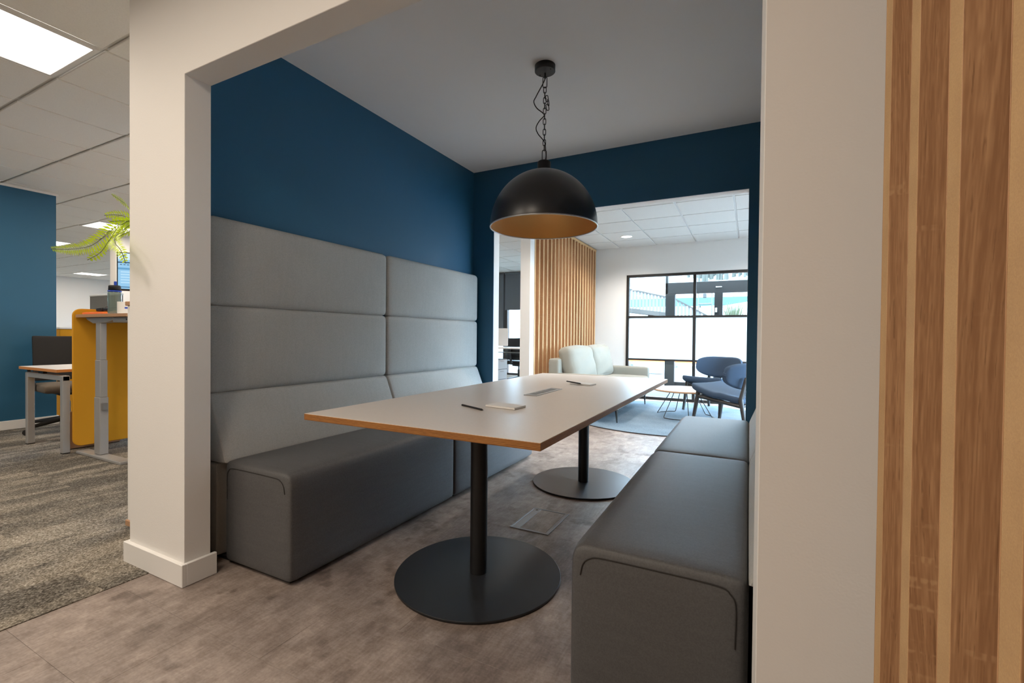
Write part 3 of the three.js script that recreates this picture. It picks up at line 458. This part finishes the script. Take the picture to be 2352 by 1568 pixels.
// ---------------------------------------------------------------- desk area seen through the gap behind the booth
{
  const t = thing('office_desk', 'white desk by the window beyond the lounge pillar', 'desk', [-4.4, 0.004, 8.4]);
  part('desktop', box([-5.6, -3.7], [0.79, 0.815], [8.0, 8.75], 0.002), M.whiteTop, t); for (const x of [-5.5, -3.8]) for (const z of [8.1, 8.65]) part('leg', box([x - 0.03, x + 0.03], [0.0045, 0.79], [z - 0.03, z + 0.03], 0.003), M.whiteTop, t); part('cable_tray', box([-5.4, -3.9], [0.70, 0.715], [8.3, 8.45], 0.002), M.steel, t);
  const m = thing('monitor', 'white backed monitor on the desk beyond the lounge pillar', 'monitor', [-4.62, 0.815, 8.2]);
  part('screen', soft(0.60, 0.36, 0.03, 0.014, [0, 0, 0], 6).rotateY(0.35).translate(-4.62, 1.02, -8.15), M.ceramic, m); part('stand', rod(P(-4.62, 0.82, 8.21), P(-4.62, 0.98, 8.18), 0.02), M.steel, m); part('foot', box([-4.72, -4.52], [0.8155, 0.823], [8.15, 8.3], 0.002), M.steel, m);
  const p = thing('pedestal', 'grey drawer pedestal in front of the white desk beyond the lounge pillar', 'drawer unit', [-4.42, 0.004, 7.9]);
  part('body', box([-4.62, -4.22], [0.02, 0.60], [7.55, 7.97], 0.003), M.cabGrey, p); part('foot', box([-4.6, -4.24], [0.0045, 0.02], [7.57, 7.95], 0.002), M.black, p); for (const [a, b] of [[0.03, 0.21], [0.22, 0.40], [0.41, 0.59]]) { const d = part('drawer', box([-4.22, -4.203], [a, b], [7.555, 7.965], 0.002), M.cabLight, p); part('handle', box([-4.204, -4.196], [b - 0.04, b - 0.03], [7.7, 7.82], 0.001), M.steel, d); }
}
// task chairs
function taskChair(X, Z, turn, label, seatMat) {
  const t = thing('task_chair', label, 'chair', [X, 0.004, Z], turn, 'office task chairs');       // faces local +z
  local('seat', soft(0.48, 0.085, 0.47, 0.035, [0, 0.012, 0], 10).translate(0, 0.455, 0.03), seatMat, t);
  local('backrest', soft(0.46, 0.48, 0.035, 0.016, [0, 0, 0.004], 12, (o, q) => { o[2] += 0.05 * q[0] * q[0]; }).rotateX(-0.1).translate(0, 0.755, -0.235), M.mesh, t);
  local('back_support', [rod(V(0, 0.40, -0.12), V(0, 0.46, -0.27), 0.022), rod(V(0, 0.46, -0.27), V(0, 0.76, -0.27), 0.022, 0.016)], M.black, t);
  for (const s of [-1, 1]) local('armrest', [rod(V(s * 0.24, 0.43, 0.0), V(s * 0.29, 0.66, -0.02), 0.017, 0.015), bbox(0.075, 0.028, 0.24, 0.01).translate(s * 0.29, 0.672, 0.02)], M.black, t);
  local('mechanism', bbox(0.2, 0.06, 0.24, 0.012).translate(0, 0.405, 0), M.black, t); local('gas_lift', [cyl(0.026, 0.026, 0.2, 16).translate(0, 0.20, 0), cyl(0.015, 0.015, 0.2, 16).translate(0, 0.32, 0)], M.black, t); local('lever', rod(V(0.1, 0.41, 0.05), V(0.29, 0.40, 0.08), 0.007), M.black, t);
  for (let k = 0; k < 5; k++) { const a = k / 5 * 2 * Math.PI + 0.237, c = Math.cos(a) * 1.18, s = Math.sin(a) * 1.18; local('base_arm', rod(V(0, 0.125, 0), V(c * 0.30, 0.075, s * 0.30), 0.028, 0.016), M.black, t);
    local('caster', [cyl(0.029, 0.029, 0.02, 18).rotateZ(Math.PI / 2).rotateY(-a + 0.8).translate(c * 0.30 - 0.014 * s, 0.0295, s * 0.30 + 0.014 * c), cyl(0.029, 0.029, 0.02, 18).rotateZ(Math.PI / 2).rotateY(-a + 0.8).translate(c * 0.30 + 0.014 * s, 0.0295, s * 0.30 - 0.014 * c), rod(V(c * 0.30, 0.03, s * 0.30), V(c * 0.30, 0.085, s * 0.30), 0.009)], M.black, t); }
  return t;
}
taskChair(-4.55, 9.18, 2.9, 'dark task chair at the white desk beyond the lounge pillar', M.mesh);

// ---------------------------------------------------------------- open office on the left
taskChair(-6.52, 2.22, Math.PI / 2 - 0.1, 'black mesh backed task chair between the blue partition and the low desk', M.taupe);
taskChair(-4.05, 2.2, -Math.PI / 2 + 0.25, 'task chair mostly hidden behind the white pillar, by the raised desk', M.mesh);
{
  const t = thing('low_desk', 'low white desk with orange edge and grey metal leg frame', 'desk', [-5.65, 0.004, 2.5]);
  part('desktop', box([-6.055, -5.255], [0.703, 0.723], [1.72, 3.3], 0.001), M.whiteTop, t); part('edging', [box([-6.058, -5.252], [0.698, 0.7225], [1.717, 1.72], 0.0005), box([-5.255, -5.252], [0.698, 0.7225], [1.72, 3.3], 0.0005), box([-6.058, -6.055], [0.698, 0.7225], [1.72, 3.3], 0.0005)], M.orangeEdge, t, 'orange wood edge banding');
  part('underside', box([-6.055, -5.255], [0.698, 0.703], [1.72, 3.3], 0), M.orangeEdge, t);
  for (const z of [1.73, 3.2]) { for (const x of [-5.93, -5.20]) { part('leg', box([x - 0.025, x + 0.025], [0.012, 0.668], [z, z + 0.05], 0.003), M.silver, t); part('foot', box([x - 0.024, x + 0.024], [0.0045, 0.012], [z + 0.001, z + 0.049], 0.001), M.black, t); } part('top_rail', box([-5.955, -5.175], [0.628, 0.672], [z + 0.002, z + 0.048], 0.003), M.silver, t); part('spacer', box([-5.7, -5.6], [0.672, 0.698], [z + 0.01, z + 0.04], 0.002), M.black, t); }
}
{
  const t = thing('desk_screen', 'mustard yellow fabric screen dividing the low desk from the raised desk', 'desk screen', [-5.13, 0.06, 2.6]), z0 = 1.785, z1 = 3.4, y0 = 0.062, y1 = 1.248, r = 0.06, pts = [];
  for (const [cx, cy, a0] of [[z0 + r, y0 + r, Math.PI], [z1 - r, y0 + r, 1.5 * Math.PI], [z1 - r, y1 - r, 0], [z0 + r, y1 - r, 0.5 * Math.PI]]) for (let k = 0; k <= 6; k++) { const a = a0 + k / 6 * Math.PI / 2; pts.push([cx + r * Math.cos(a), cy + r * Math.sin(a)]); }
  part('panel', muv(extrude(pts, 0.026, 0.004).rotateY(Math.PI / 2).translate(-5.160, 0, 0)), M.yellow, t); part('bracket', box([-5.139, -5.125], [1.10, 1.16], [2.3, 2.36], 0.002), M.silver, t);
  part('floor_stand', [box([-5.162, -5.142], [0.0045, 0.07], [2.2, 2.24], 0.002), box([-5.162, -5.142], [0.0045, 0.07], [3.1, 3.14], 0.002)], M.silver, t);
}
{
  const t = thing('raised_desk', 'height adjustable desk with wooden edge, raised beside the yellow screen', 'desk', [-4.75, 0.004, 2.5]);
  part('desktop', box([-5.117, -4.27], [1.176, 1.196], [1.80, 3.4], 0.001), M.whiteTop, t); part('edging', [box([-5.12, -4.267], [1.171, 1.1955], [1.797, 1.80], 0.0005), box([-4.27, -4.267], [1.171, 1.1955], [1.80, 3.4], 0.0005)], M.wood, t); part('underside', box([-5.117, -4.27], [1.171, 1.176], [1.80, 3.4], 0), M.wood, t);
  for (const z of [1.855, 3.2]) {
    part('post', box([-4.865, -4.765], [0.03, 0.505], [z - 0.03, z + 0.03], 0.004), M.silver, t); part('post_stage', box([-4.86, -4.77], [0.505, 0.815], [z - 0.026, z + 0.026], 0.004), M.silver, t); part('post_stage', box([-4.855, -4.775], [0.815, 1.125], [z - 0.022, z + 0.022], 0.004), M.silver, t);
    part('foot', box([-5.13, -4.37], [0.0045, 0.028], [z - 0.055, z + 0.035], 0.004), M.silver, t);
    part('bracket', muv(extrude([[-5.03, 1.171], [-4.56, 1.171], [-4.56, 1.145], [-4.68, 1.125], [-4.9, 1.12], [-5.0, 1.15]], 0.05, 0.003).translate(0, 0, -z - 0.025)), M.silver, t);
  }
  part('crossbeam', box([-4.84, -4.78], [1.13, 1.17], [1.885, 3.17], 0.003), M.silver, t); part('cable_clip', box([-4.764, -4.74], [0.40, 0.46], [1.835, 1.87], 0.003), M.steel, t); part('grommet', rod(P(-4.345, 1.15, 1.84), P(-4.33, 1.15, 1.84), 0.012), M.black, t); part('control_box', box([-4.56, -4.3], [1.128, 1.171], [1.83, 1.95], 0.006), M.silver, t);
}
{ // things on the raised desk
  const y = 1.1965;
  solo('document_tray', [muv(softAt([-5.10, -4.74], [y, y + 0.02], [1.83, 2.03], 0.008, [0, 0, 0], 5))], M.orange, 'flat orange folder on the raised desk', 'folder');
  const gl = thing('safety_glasses', 'dark wraparound glasses lying on the orange folder', 'glasses', [-4.85, y + 0.024, 1.9]);
  part('lens', [softAt([-4.93, -4.83], [y + 0.024, y + 0.058], [1.86, 1.90], 0.012, [0, 0, 0], 5)], M.black, gl); part('lens', [softAt([-4.83, -4.74], [y + 0.024, y + 0.056], [1.87, 1.91], 0.012, [0, 0, 0], 5)], M.black, gl); part('temple', tube([[-4.93, y + 0.05, 1.89], [-4.90, y + 0.07, 1.95], [-4.86, y + 0.06, 2.02]].map((a) => P(...a)), 0.004, 20, 6), M.black, gl); part('temple', tube([[-4.74, y + 0.05, 1.90], [-4.69, y + 0.085, 1.95], [-4.64, y + 0.05, 2.0]].map((a) => P(...a)), 0.004, 20, 6), M.black, gl);
  const b = thing('water_bottle', 'translucent drinking bottle with black lid and blue straw tab', 'bottle', [-4.60, y, 1.86]), B = (g) => g.scale(1.08, 1.0, 1.08).translate(-4.60, y, -1.86);
  const pr = [[0.001, 0.001], [0.038, 0.001], [0.041, 0.006]]; for (let k = 0; k < 7; k++) pr.push([0.0415, 0.015 + k * 0.012], [0.0385, 0.021 + k * 0.012]); pr.push([0.041, 0.105], [0.041, 0.17], [0.034, 0.182]);
  part('body', B(lathe(pr, 28)), M.bottle, b); part('collar', B(lathe([[0.035, 0.178], [0.042, 0.18], [0.042, 0.188], [0.035, 0.19]], 28)), M.blueP, b); part('lid', B(lathe([[0.0, 0.232], [0.032, 0.232], [0.037, 0.226], [0.038, 0.19], [0, 0.19]], 28)), M.black, b); part('straw_tab', B(bbox(0.016, 0.034, 0.014, 0.003).translate(0.01, 0.247, 0)), M.blueP, b);
  const m = thing('mug', 'white ceramic mug at the edge of the raised desk', 'mug', [-4.455, y, 1.86]);
  part('body', lathe([[0.001, 0.001], [0.038, 0.001], [0.041, 0.005], [0.041, 0.094], [0.038, 0.094], [0.037, 0.008], [0.001, 0.006]], 32).translate(-4.455, y, -1.86), M.ceramic, m); part('handle', tube([[-4.496, 0.078], [-4.523, 0.072], [-4.529, 0.05], [-4.517, 0.028], [-4.495, 0.022]].map(([x, q]) => P(x, y + q, 1.86)), 0.006, 24, 8), M.ceramic, m); part('emblem', box([-4.417, -4.412], [y + 0.04, y + 0.052], [1.85, 1.87], 0.0005), M.blueP, m);
  const cv = document.createElement('canvas'); cv.width = 256; cv.height = 256; const cx = cv.getContext('2d'); cx.fillStyle = '#8fc3e6'; cx.fillRect(0, 0, 256, 256); cx.fillStyle = '#cfe7f6'; cx.fillRect(0, 0, 256, 46); cx.fillStyle = '#3d6f94'; for (let k = 0; k < 9; k++) cx.fillRect(10 + k * 26, 16, 12, 8); cx.fillStyle = '#27506e'; cx.fillRect(0, 62, 256, 9); for (let k = 0; k < 24; k++) cx.fillRect(6 + k * 10.3, 80, 6, 5); cx.fillStyle = '#5d9cc6'; cx.fillRect(0, 104, 256, 14); cx.fillStyle = '#b3daf2'; for (let r = 0; r < 5; r++) cx.fillRect(8, 130 + r * 19, 240, 9); cx.fillStyle = '#3d6f94'; cx.fillRect(0, 240, 256, 6);
  const ct = new THREE.CanvasTexture(cv); ct.colorSpace = THREE.SRGBColorSpace; const scr = new THREE.MeshStandardMaterial({ color: 0x000000, emissive: 0xffffff, emissiveMap: ct, emissiveIntensity: 0.9, roughness: 0.3 });
  const mo = thing('monitor', 'black framed monitor with pale blue screen behind the bottle on the raised desk', 'monitor', [-4.75, y, 2.35]), Q = (g) => g.rotateY(0.95).translate(-4.72, 1.578, -2.25);
  part('housing', Q(bbox(0.62, 0.335, 0.03, 0.005)), M.black, mo); part('screen', Q(flat(new THREE.PlaneGeometry(0.60, 0.31)).translate(0, 0.004, 0.0156)), scr, mo, 'lit window of a spreadsheet'); part('arm', [rod(P(-4.75, y, 2.36), P(-4.75, 1.60, 2.36), 0.018), rod(P(-4.75, 1.58, 2.36), P(-4.73, 1.58, 2.26), 0.02)], M.silver, mo); part('base', box([-4.87, -4.63], [y, y + 0.012], [2.25, 2.45], 0.004), M.silver, mo);
  const sl = new THREE.RectAreaLight(lin(0.6, 0.8, 1), 0.5, 0.6, 0.34); const sp = V(0, 0, 0.03).applyAxisAngle(V(0, 1, 0), 0.95).add(V(-4.72, 1.578, -2.25)); sl.position.copy(sp.sub(mo.position)); sl.rotation.y = 0.95 + Math.PI; mo.add(sl);
}
{ // waste bin
  const X = -6.40, Z = 2.78, t = thing('waste_bin', 'black waste bin with a clear liner behind the low desk legs', 'waste bin', [X, 0.004, Z]);
  part('body', lathe([[0.001, 0.006], [0.10, 0.0045], [0.13, 0.29], [0.127, 0.29], [0.098, 0.01], [0.001, 0.01]], 28).translate(X, 0, -Z), M.black, t); part('liner', lathe([[0.13, 0.15], [0.137, 0.2], [0.133, 0.24], [0.14, 0.285], [0.134, 0.30], [0.122, 0.285]], 14).translate(X, 0, -Z), M.liner, t);
  const p = thing('storage_cube', 'mustard cabinet side with white top beyond the black task chair', 'cabinet', [-7.6, 0.004, 3.2]); part('body', box([-8.2, -7.4], [0.005, 1.08], [2.45, 3.2], 0.004), M.yellow, p); part('top', box([-8.21, -7.39], [1.08, 1.10], [2.44, 3.21], 0.002), M.whiteTop, p);
  const wp = thing('modesty_panel', 'narrow oak panel standing behind the low desk leg', 'panel', [-5.40, 0.004, 1.85]); part('board', muv(box([-5.36, -5.34], [0.008, 0.34], [1.80, 2.2], 0.002)), M.wood, wp); part('foot', box([-5.37, -5.33], [0.0045, 0.0085], [1.81, 2.19], 0.001), M.black, wp);
  const d = thing('desk_divider', 'grey divider panel in the distance behind the bottle', 'divider', [-8.8, 0.004, 3.44]); part('panel', box([-9.25, -8.3], [0.3, 1.60], [3.42, 3.46], 0.004), M.cabGrey, d); part('cap', box([-9.25, -8.3], [1.60, 1.625], [3.415, 3.465], 0.003), M.cabLight, d); for (const x of [-9.15, -8.4]) part('leg', box([x - 0.02, x + 0.02], [0.0045, 0.3], [3.42, 3.46], 0.002), M.silver, d);
}
{ // cabinet behind the pillar with the fern on top
  const t = thing('planter_cabinet', 'white storage cabinet with oak edging standing behind the white pillar', 'cabinet', [-2.73, 0.004, 2.2]);
  part('body', box([-2.935, -2.52], [0.05, 1.19], [1.242, 3.2], 0.002), M.trim, t); part('top', box([-2.945, -2.52], [1.19, 1.212], [1.235, 3.21], 0.002), M.wood, t); part('bottom', box([-2.945, -2.52], [0.02, 0.05], [1.235, 3.21], 0.002), M.wood, t); part('plinth', box([-2.92, -2.54], [0.0045, 0.02], [1.26, 3.18], 0.001), M.black, t);
  const f = thing('fern', 'bright green fern spilling past the left edge of the white pillar', 'plant', [-2.74, 1.2125, 1.40]);
  part('pot', lathe([[0.001, 1.213], [0.09, 1.213], [0.115, 1.40], [0.107, 1.40], [0.1, 1.38], [0.001, 1.38]], 28).translate(-2.74, 0, -1.40), M.ceramic, f); part('soil', cyl(0.1, 0.1, 0.01, 24).translate(-2.74, 1.378, -1.40), M.soil, f);
  const root = [-2.74, 1.385, 1.40];
  const fr = [[[-2.78, 1.62, 1.28], [-2.85, 1.60, 1.18], [-2.88, 1.536, 1.13], [-2.95, 1.486, 1.10], [-3.114, 1.473, 1.07], [-3.274, 1.484, 1.05]], [[-2.765, 1.63, 1.24], [-2.707, 1.566, 1.12], [-2.655, 1.491, 1.06], [-2.657, 1.413, 1.02], [-2.70, 1.378, 0.99]], [[-2.86, 1.60, 1.31], [-2.944, 1.664, 1.28], [-3.023, 1.736, 1.28], [-3.084, 1.777, 1.27], [-3.151, 1.811, 1.26]], [[-2.80, 1.58, 1.30], [-2.894, 1.649, 1.22], [-2.96, 1.663, 1.2], [-3.026, 1.663, 1.18]], [[-2.74, 1.60, 1.22], [-2.655, 1.514, 1.09], [-2.48, 1.440, 1.005], [-2.38, 1.395, 0.985], [-2.33, 1.338, 0.98]], [[-2.76, 1.58, 1.25], [-2.728, 1.594, 1.15], [-2.713, 1.575, 1.08]], [[-2.74, 1.57, 1.24], [-2.66, 1.525, 1.12], [-2.651, 1.478, 1.07]], [[-2.80, 1.56, 1.22], [-2.80, 1.55, 1.12], [-2.77, 1.49, 1.06]]];
  for (let k = 0; k < 7; k++) { const a = k / 7 * 2.6 + 0.1, c = Math.cos(a), s = Math.sin(a), l = rr(0.28, 0.42); fr.push([[root[0] + c * l * 0.3 * 0.5 - 0.05, 1.58 + rr(0, 0.08), root[2] + s * l * 0.4], [root[0] + c * l * 0.35 - 0.08, 1.60 + rr(-0.05, 0.1), root[2] + s * l * 0.75], [root[0] + c * l * 0.3 - 0.12, 1.50 + rr(-0.1, 0.08), root[2] + s * l]]); }
  for (const pts of fr) {
    const cu = new THREE.CatmullRomCurve3([root, ...pts].map((a) => P(...a))), len = cu.getLength(), n = Math.round(len / 0.0155), tw = rr(0.55, 1.15), pos = [], A = V(0, 0, 0);
    for (let k = Math.round(n * 0.34); k < n; k++) { const u = k / n, c = cu.getPointAt(u), tg = cu.getTangentAt(u), side = V(0, 1, 0).cross(tg).normalize(), up = tg.clone().cross(side).normalize(); const w = (len > 0.5 ? 0.066 : 0.058) * Math.min(1, (u - 0.3) * 6) * Math.pow(1 - u, 0.45) * rr(0.85, 1.1) + 0.004;
      for (const s of [-1, 1]) { const dir = side.clone().multiplyScalar(s * Math.cos(tw)).addScaledVector(up, s * Math.sin(tw) + rr(-0.08, 0.12)).addScaledVector(tg, 0.38).normalize(), wd = tg.clone().multiplyScalar(0.0068), e = c.clone().addScaledVector(dir, w).addScaledVector(up, -w * 0.12), m1 = c.clone().addScaledVector(dir, w * 0.45).add(wd).addScaledVector(up, 0.001), m2 = c.clone().addScaledVector(dir, w * 0.45).sub(wd).addScaledVector(up, 0.001); for (const q of [c, m1, m2, m1, e, m2]) pos.push(q.x, q.y, q.z); } }
    const g = new THREE.BufferGeometry(); g.setAttribute('position', new THREE.Float32BufferAttribute(pos, 3)); g.computeVertexNormals(); muv(g);
    const m = part('frond', g, M.fern, f); part('midrib', flat(new THREE.TubeGeometry(cu, 30, 0.0016, 5, false)), M.stem, m);
  }
}

// ---------------------------------------------------------------- outside
struct('ground', [box([-120, 120], [-0.4, -0.06], [10.15, 30], 0), box([-2.56, 120], [-0.4, -0.06], [8.22, 10.15], 0), box([2.8, 120], [-0.4, -0.06], [-30, 8.22], 0)], M.pave);
{ // slope and hill beyond
  const g = new THREE.PlaneGeometry(240, 170, 80, 70).rotateX(-Math.PI / 2).translate(0, 0, -85 - 26), p = g.attributes.position, nz = fbm(12, 12, 4, 91);
  const hy = (Z) => Z < 28 ? -0.2 : Z < 50 ? 4.3 * ss(28, 50, Z) * 0.98 - 0.1 : Z < 62 ? 4.2 + (Z - 50) * 0.06 : 4.9 + (Z - 62) * 0.33;
  for (let i = 0; i < p.count; i++) { const Z = -p.getZ(i), X = p.getX(i); p.setY(i, hy(Z) + (Z > 30 ? (nz(X / 60, Z / 60) - 0.5) * Math.min(5, (Z - 30) * 0.1) : 0) - (Z > 62 ? Math.max(0, -X - 8) * 0.36 * Math.min(1, (Z - 62) / 25) : 0)); }
  g.computeVertexNormals(); struct('hill', muv(flat(g)), M.earth);
  // bare winter trees on the hillside
  const tg = join([0, 1, 2].map((k) => cyl(0.35, 0.02, 5, 4).translate((k - 1) * 0.9, 2.2, (k % 2) * 0.8))), n = 900, im = new THREE.InstancedMesh(tg, M.twig, n), mt = new THREE.Matrix4();
  for (let i = 0; i < n; i++) { const Z = rr(76, 120), X = rr(-8, 40), s = rr(0.5, 1.2); mt.makeScale(s, s * rr(0.8, 1.3), s).setPosition(X, hy(Z) - 1.2, -Z); im.setMatrixAt(i, mt); }
  im.name = 'woodland'; finish(im); scene.add(im); tag(im, 'grey bare woodland on the hillside beyond the window', 'trees', null, 'stuff');
}
solo('site_hoarding', [box([-14, 14], [4.22, 5.05], [49.6, 49.8], 0.02), ...range(-13.5, 10, 3).map((x) => box([x, x + 0.1], [3.9, 5.1], [49.8, 49.95], 0.01))], M.green, 'long green hoarding on the slope seen through the upper panes', 'hoarding');
{ // porch outside the glass
  const t = thing('entrance_porch', 'dark brown door frame of the porch outside the lounge window', 'porch', [-0.2, -0.06, 10.5]), z = [10.45, 10.57];
  part('post', box([-1.638, -1.44], [-0.059, 1.985], z, 0.004), M.porch, t); part('post', box([-1.638, -1.588], [1.985, 3.1], z, 0.004), M.porch, t); part('transom', box([-1.638, 1.9], [1.985, 2.226], z, 0.004), M.porch, t);
  part('stile', box([-0.66, -0.503], [0.06, 1.985], z, 0.004), M.porch, t); part('stile', box([0.5, 0.66], [0.06, 1.985], z, 0.004), M.porch, t); part('post', box([1.7, 1.9], [-0.059, 3.1], z, 0.004), M.porch, t); part('threshold', box([-1.44, 1.7], [-0.059, 0.09], z, 0.004), M.porch, t); part('head', box([-1.588, 1.7], [3.0, 3.1], z, 0.004), M.porch, t);
  part('push_plate', box([-0.645, -0.605], [1.58, 1.67], [10.44, 10.452], 0.002), M.ceramic, t, 'pale latch plate'); part('sign_strip', box([-0.635, -0.52], [2.095, 2.112], [10.44, 10.452], 0.001), M.ceramic, t, 'small pale strip');
}
{ // footbridge with slatted balustrade
  const Z = 22, t = thing('footbridge', 'grey slatted footbridge ramp sloping down outside the upper panes', 'footbridge', [-4.5, -0.06, Z]);
  const top = (x) => x < -3.2 ? 3.31 - 0.25 * (x + 5.127) : 2.88 - 0.57 * (x + 3.2), dk = (x) => x < -3.2 ? 2.42 - 0.138 * (x + 5.117) : 2.155 - 0.57 * (x + 3.2), sl = [];
  for (let x = -11; x < 0.4; x += 0.155) sl.push(box([x, x + 0.095], [dk(x), top(x) - 0.03], [Z, Z + 0.03], 0));
  part('balustrade', sl, M.bridge, t).userData.kind = 'stuff';
  const run = (f, dy, h, z0, z1, mat, name) => { for (const [a, b] of [[-11, -3.2], [-3.2, 0.4]]) { const s = extrude([[a, f(a + 1e-4) + dy], [b, f(b - 1e-4) + dy], [b, f(b - 1e-4) + dy + h], [a, f(a + 1e-4) + dy + h]], z1 - z0, 0).translate(0, 0, -z1); part(name, muv(s), mat, t); } };
  run(top, -0.03, 0.07, Z - 0.04, Z + 0.06, M.bridgeD, 'handrail'); run(dk, -0.2, 0.2, Z - 0.02, Z + 1.6, M.bridgeD, 'deck');
  for (const x of [-9, -6.5, -4.2]) part('support', box([x - 0.12, x + 0.12], [-0.06, dk(x) - 0.18], [Z + 0.5, Z + 0.74], 0.01), M.bridgeD, t);
}
{ // orange barriers and a car beyond
  for (let k = 0; k < 7; k++) { const x = -7.5 + k * 1.65, names = ['leftmost', 'second', 'third', 'fourth', 'fifth', 'sixth', 'seventh']; const t = thing('site_barrier', names[k] + (k ? ' from the left' : '') + ' of the orange plastic barriers outside, below the frosted glass', 'barrier', [x, -0.06, 18], 0, 'orange barriers across the forecourt');
    part('panel', box([x, x + 1.55], [0.1, 1.0], [18, 18.05], 0.01), M.orange, t); part('rail', box([x, x + 1.55], [-0.0, 0.06], [17.97, 18.08], 0.01), M.paper, t); for (const a of [0.1, 1.4]) part('foot', box([x + a, x + a + 0.06], [-0.0595, 0.1], [17.8, 18.25], 0.005), M.cabGrey, t); }
  const c = thing('bollard_block', 'pale blue concrete block on the forecourt left of the porch post', 'block', [-2.6, -0.06, 14.5]); part('block', soft(0.5, 0.34, 0.4, 0.04, [0, 0, 0], 5).translate(-2.55, 0.11, -14.5), M.cabLight, c);
}
{ // bush and lamp post on the slope
  const b = thing('bush', 'pale green leafless bush beyond the porch door', 'bush', [-0.9, 2.2, 30]), tw = [];
  for (let i = 0; i < 260; i++) { const a = rr(0, 6.283), e = rr(0.1, 1.5), l = rr(0.5, 1.15); tw.push(rod(P(-0.9, 1.2, 32), P(-0.9 + l * 0.75 * Math.cos(a) * Math.cos(e * 0.7), 1.9 + l * 1.35 * Math.sin(e), 32 + l * 0.6 * Math.sin(a)), 0.02, 0.008, 4)); }
  part('twigs', tw, M.twigG, b).userData.kind = 'stuff';
  const s = thing('lamp_post', 'thin pale lamp post and frame in front of the green hoarding', 'lamp post', [-3.1, 0, 34]);
  part('pole', [rod(P(-3.15, 0.0, 34), P(-3.15, 4.9, 34), 0.05, 0.04), rod(P(-2.3, 0.0, 34), P(-2.3, 4.7, 34), 0.04, 0.04)], M.pave, s); part('crossbar', [rod(P(-3.15, 3.35, 34), P(-2.3, 3.35, 34), 0.05), rod(P(-3.15, 4.3, 34), P(-2.3, 4.3, 34), 0.03)], M.pave, s); part('lantern', bbox(0.22, 0.3, 0.2, 0.02).translate(-2.75, 3.9, -34), M.porch, s);
}

scene.updateMatrixWorld(true);
renderer.render(scene, camera);
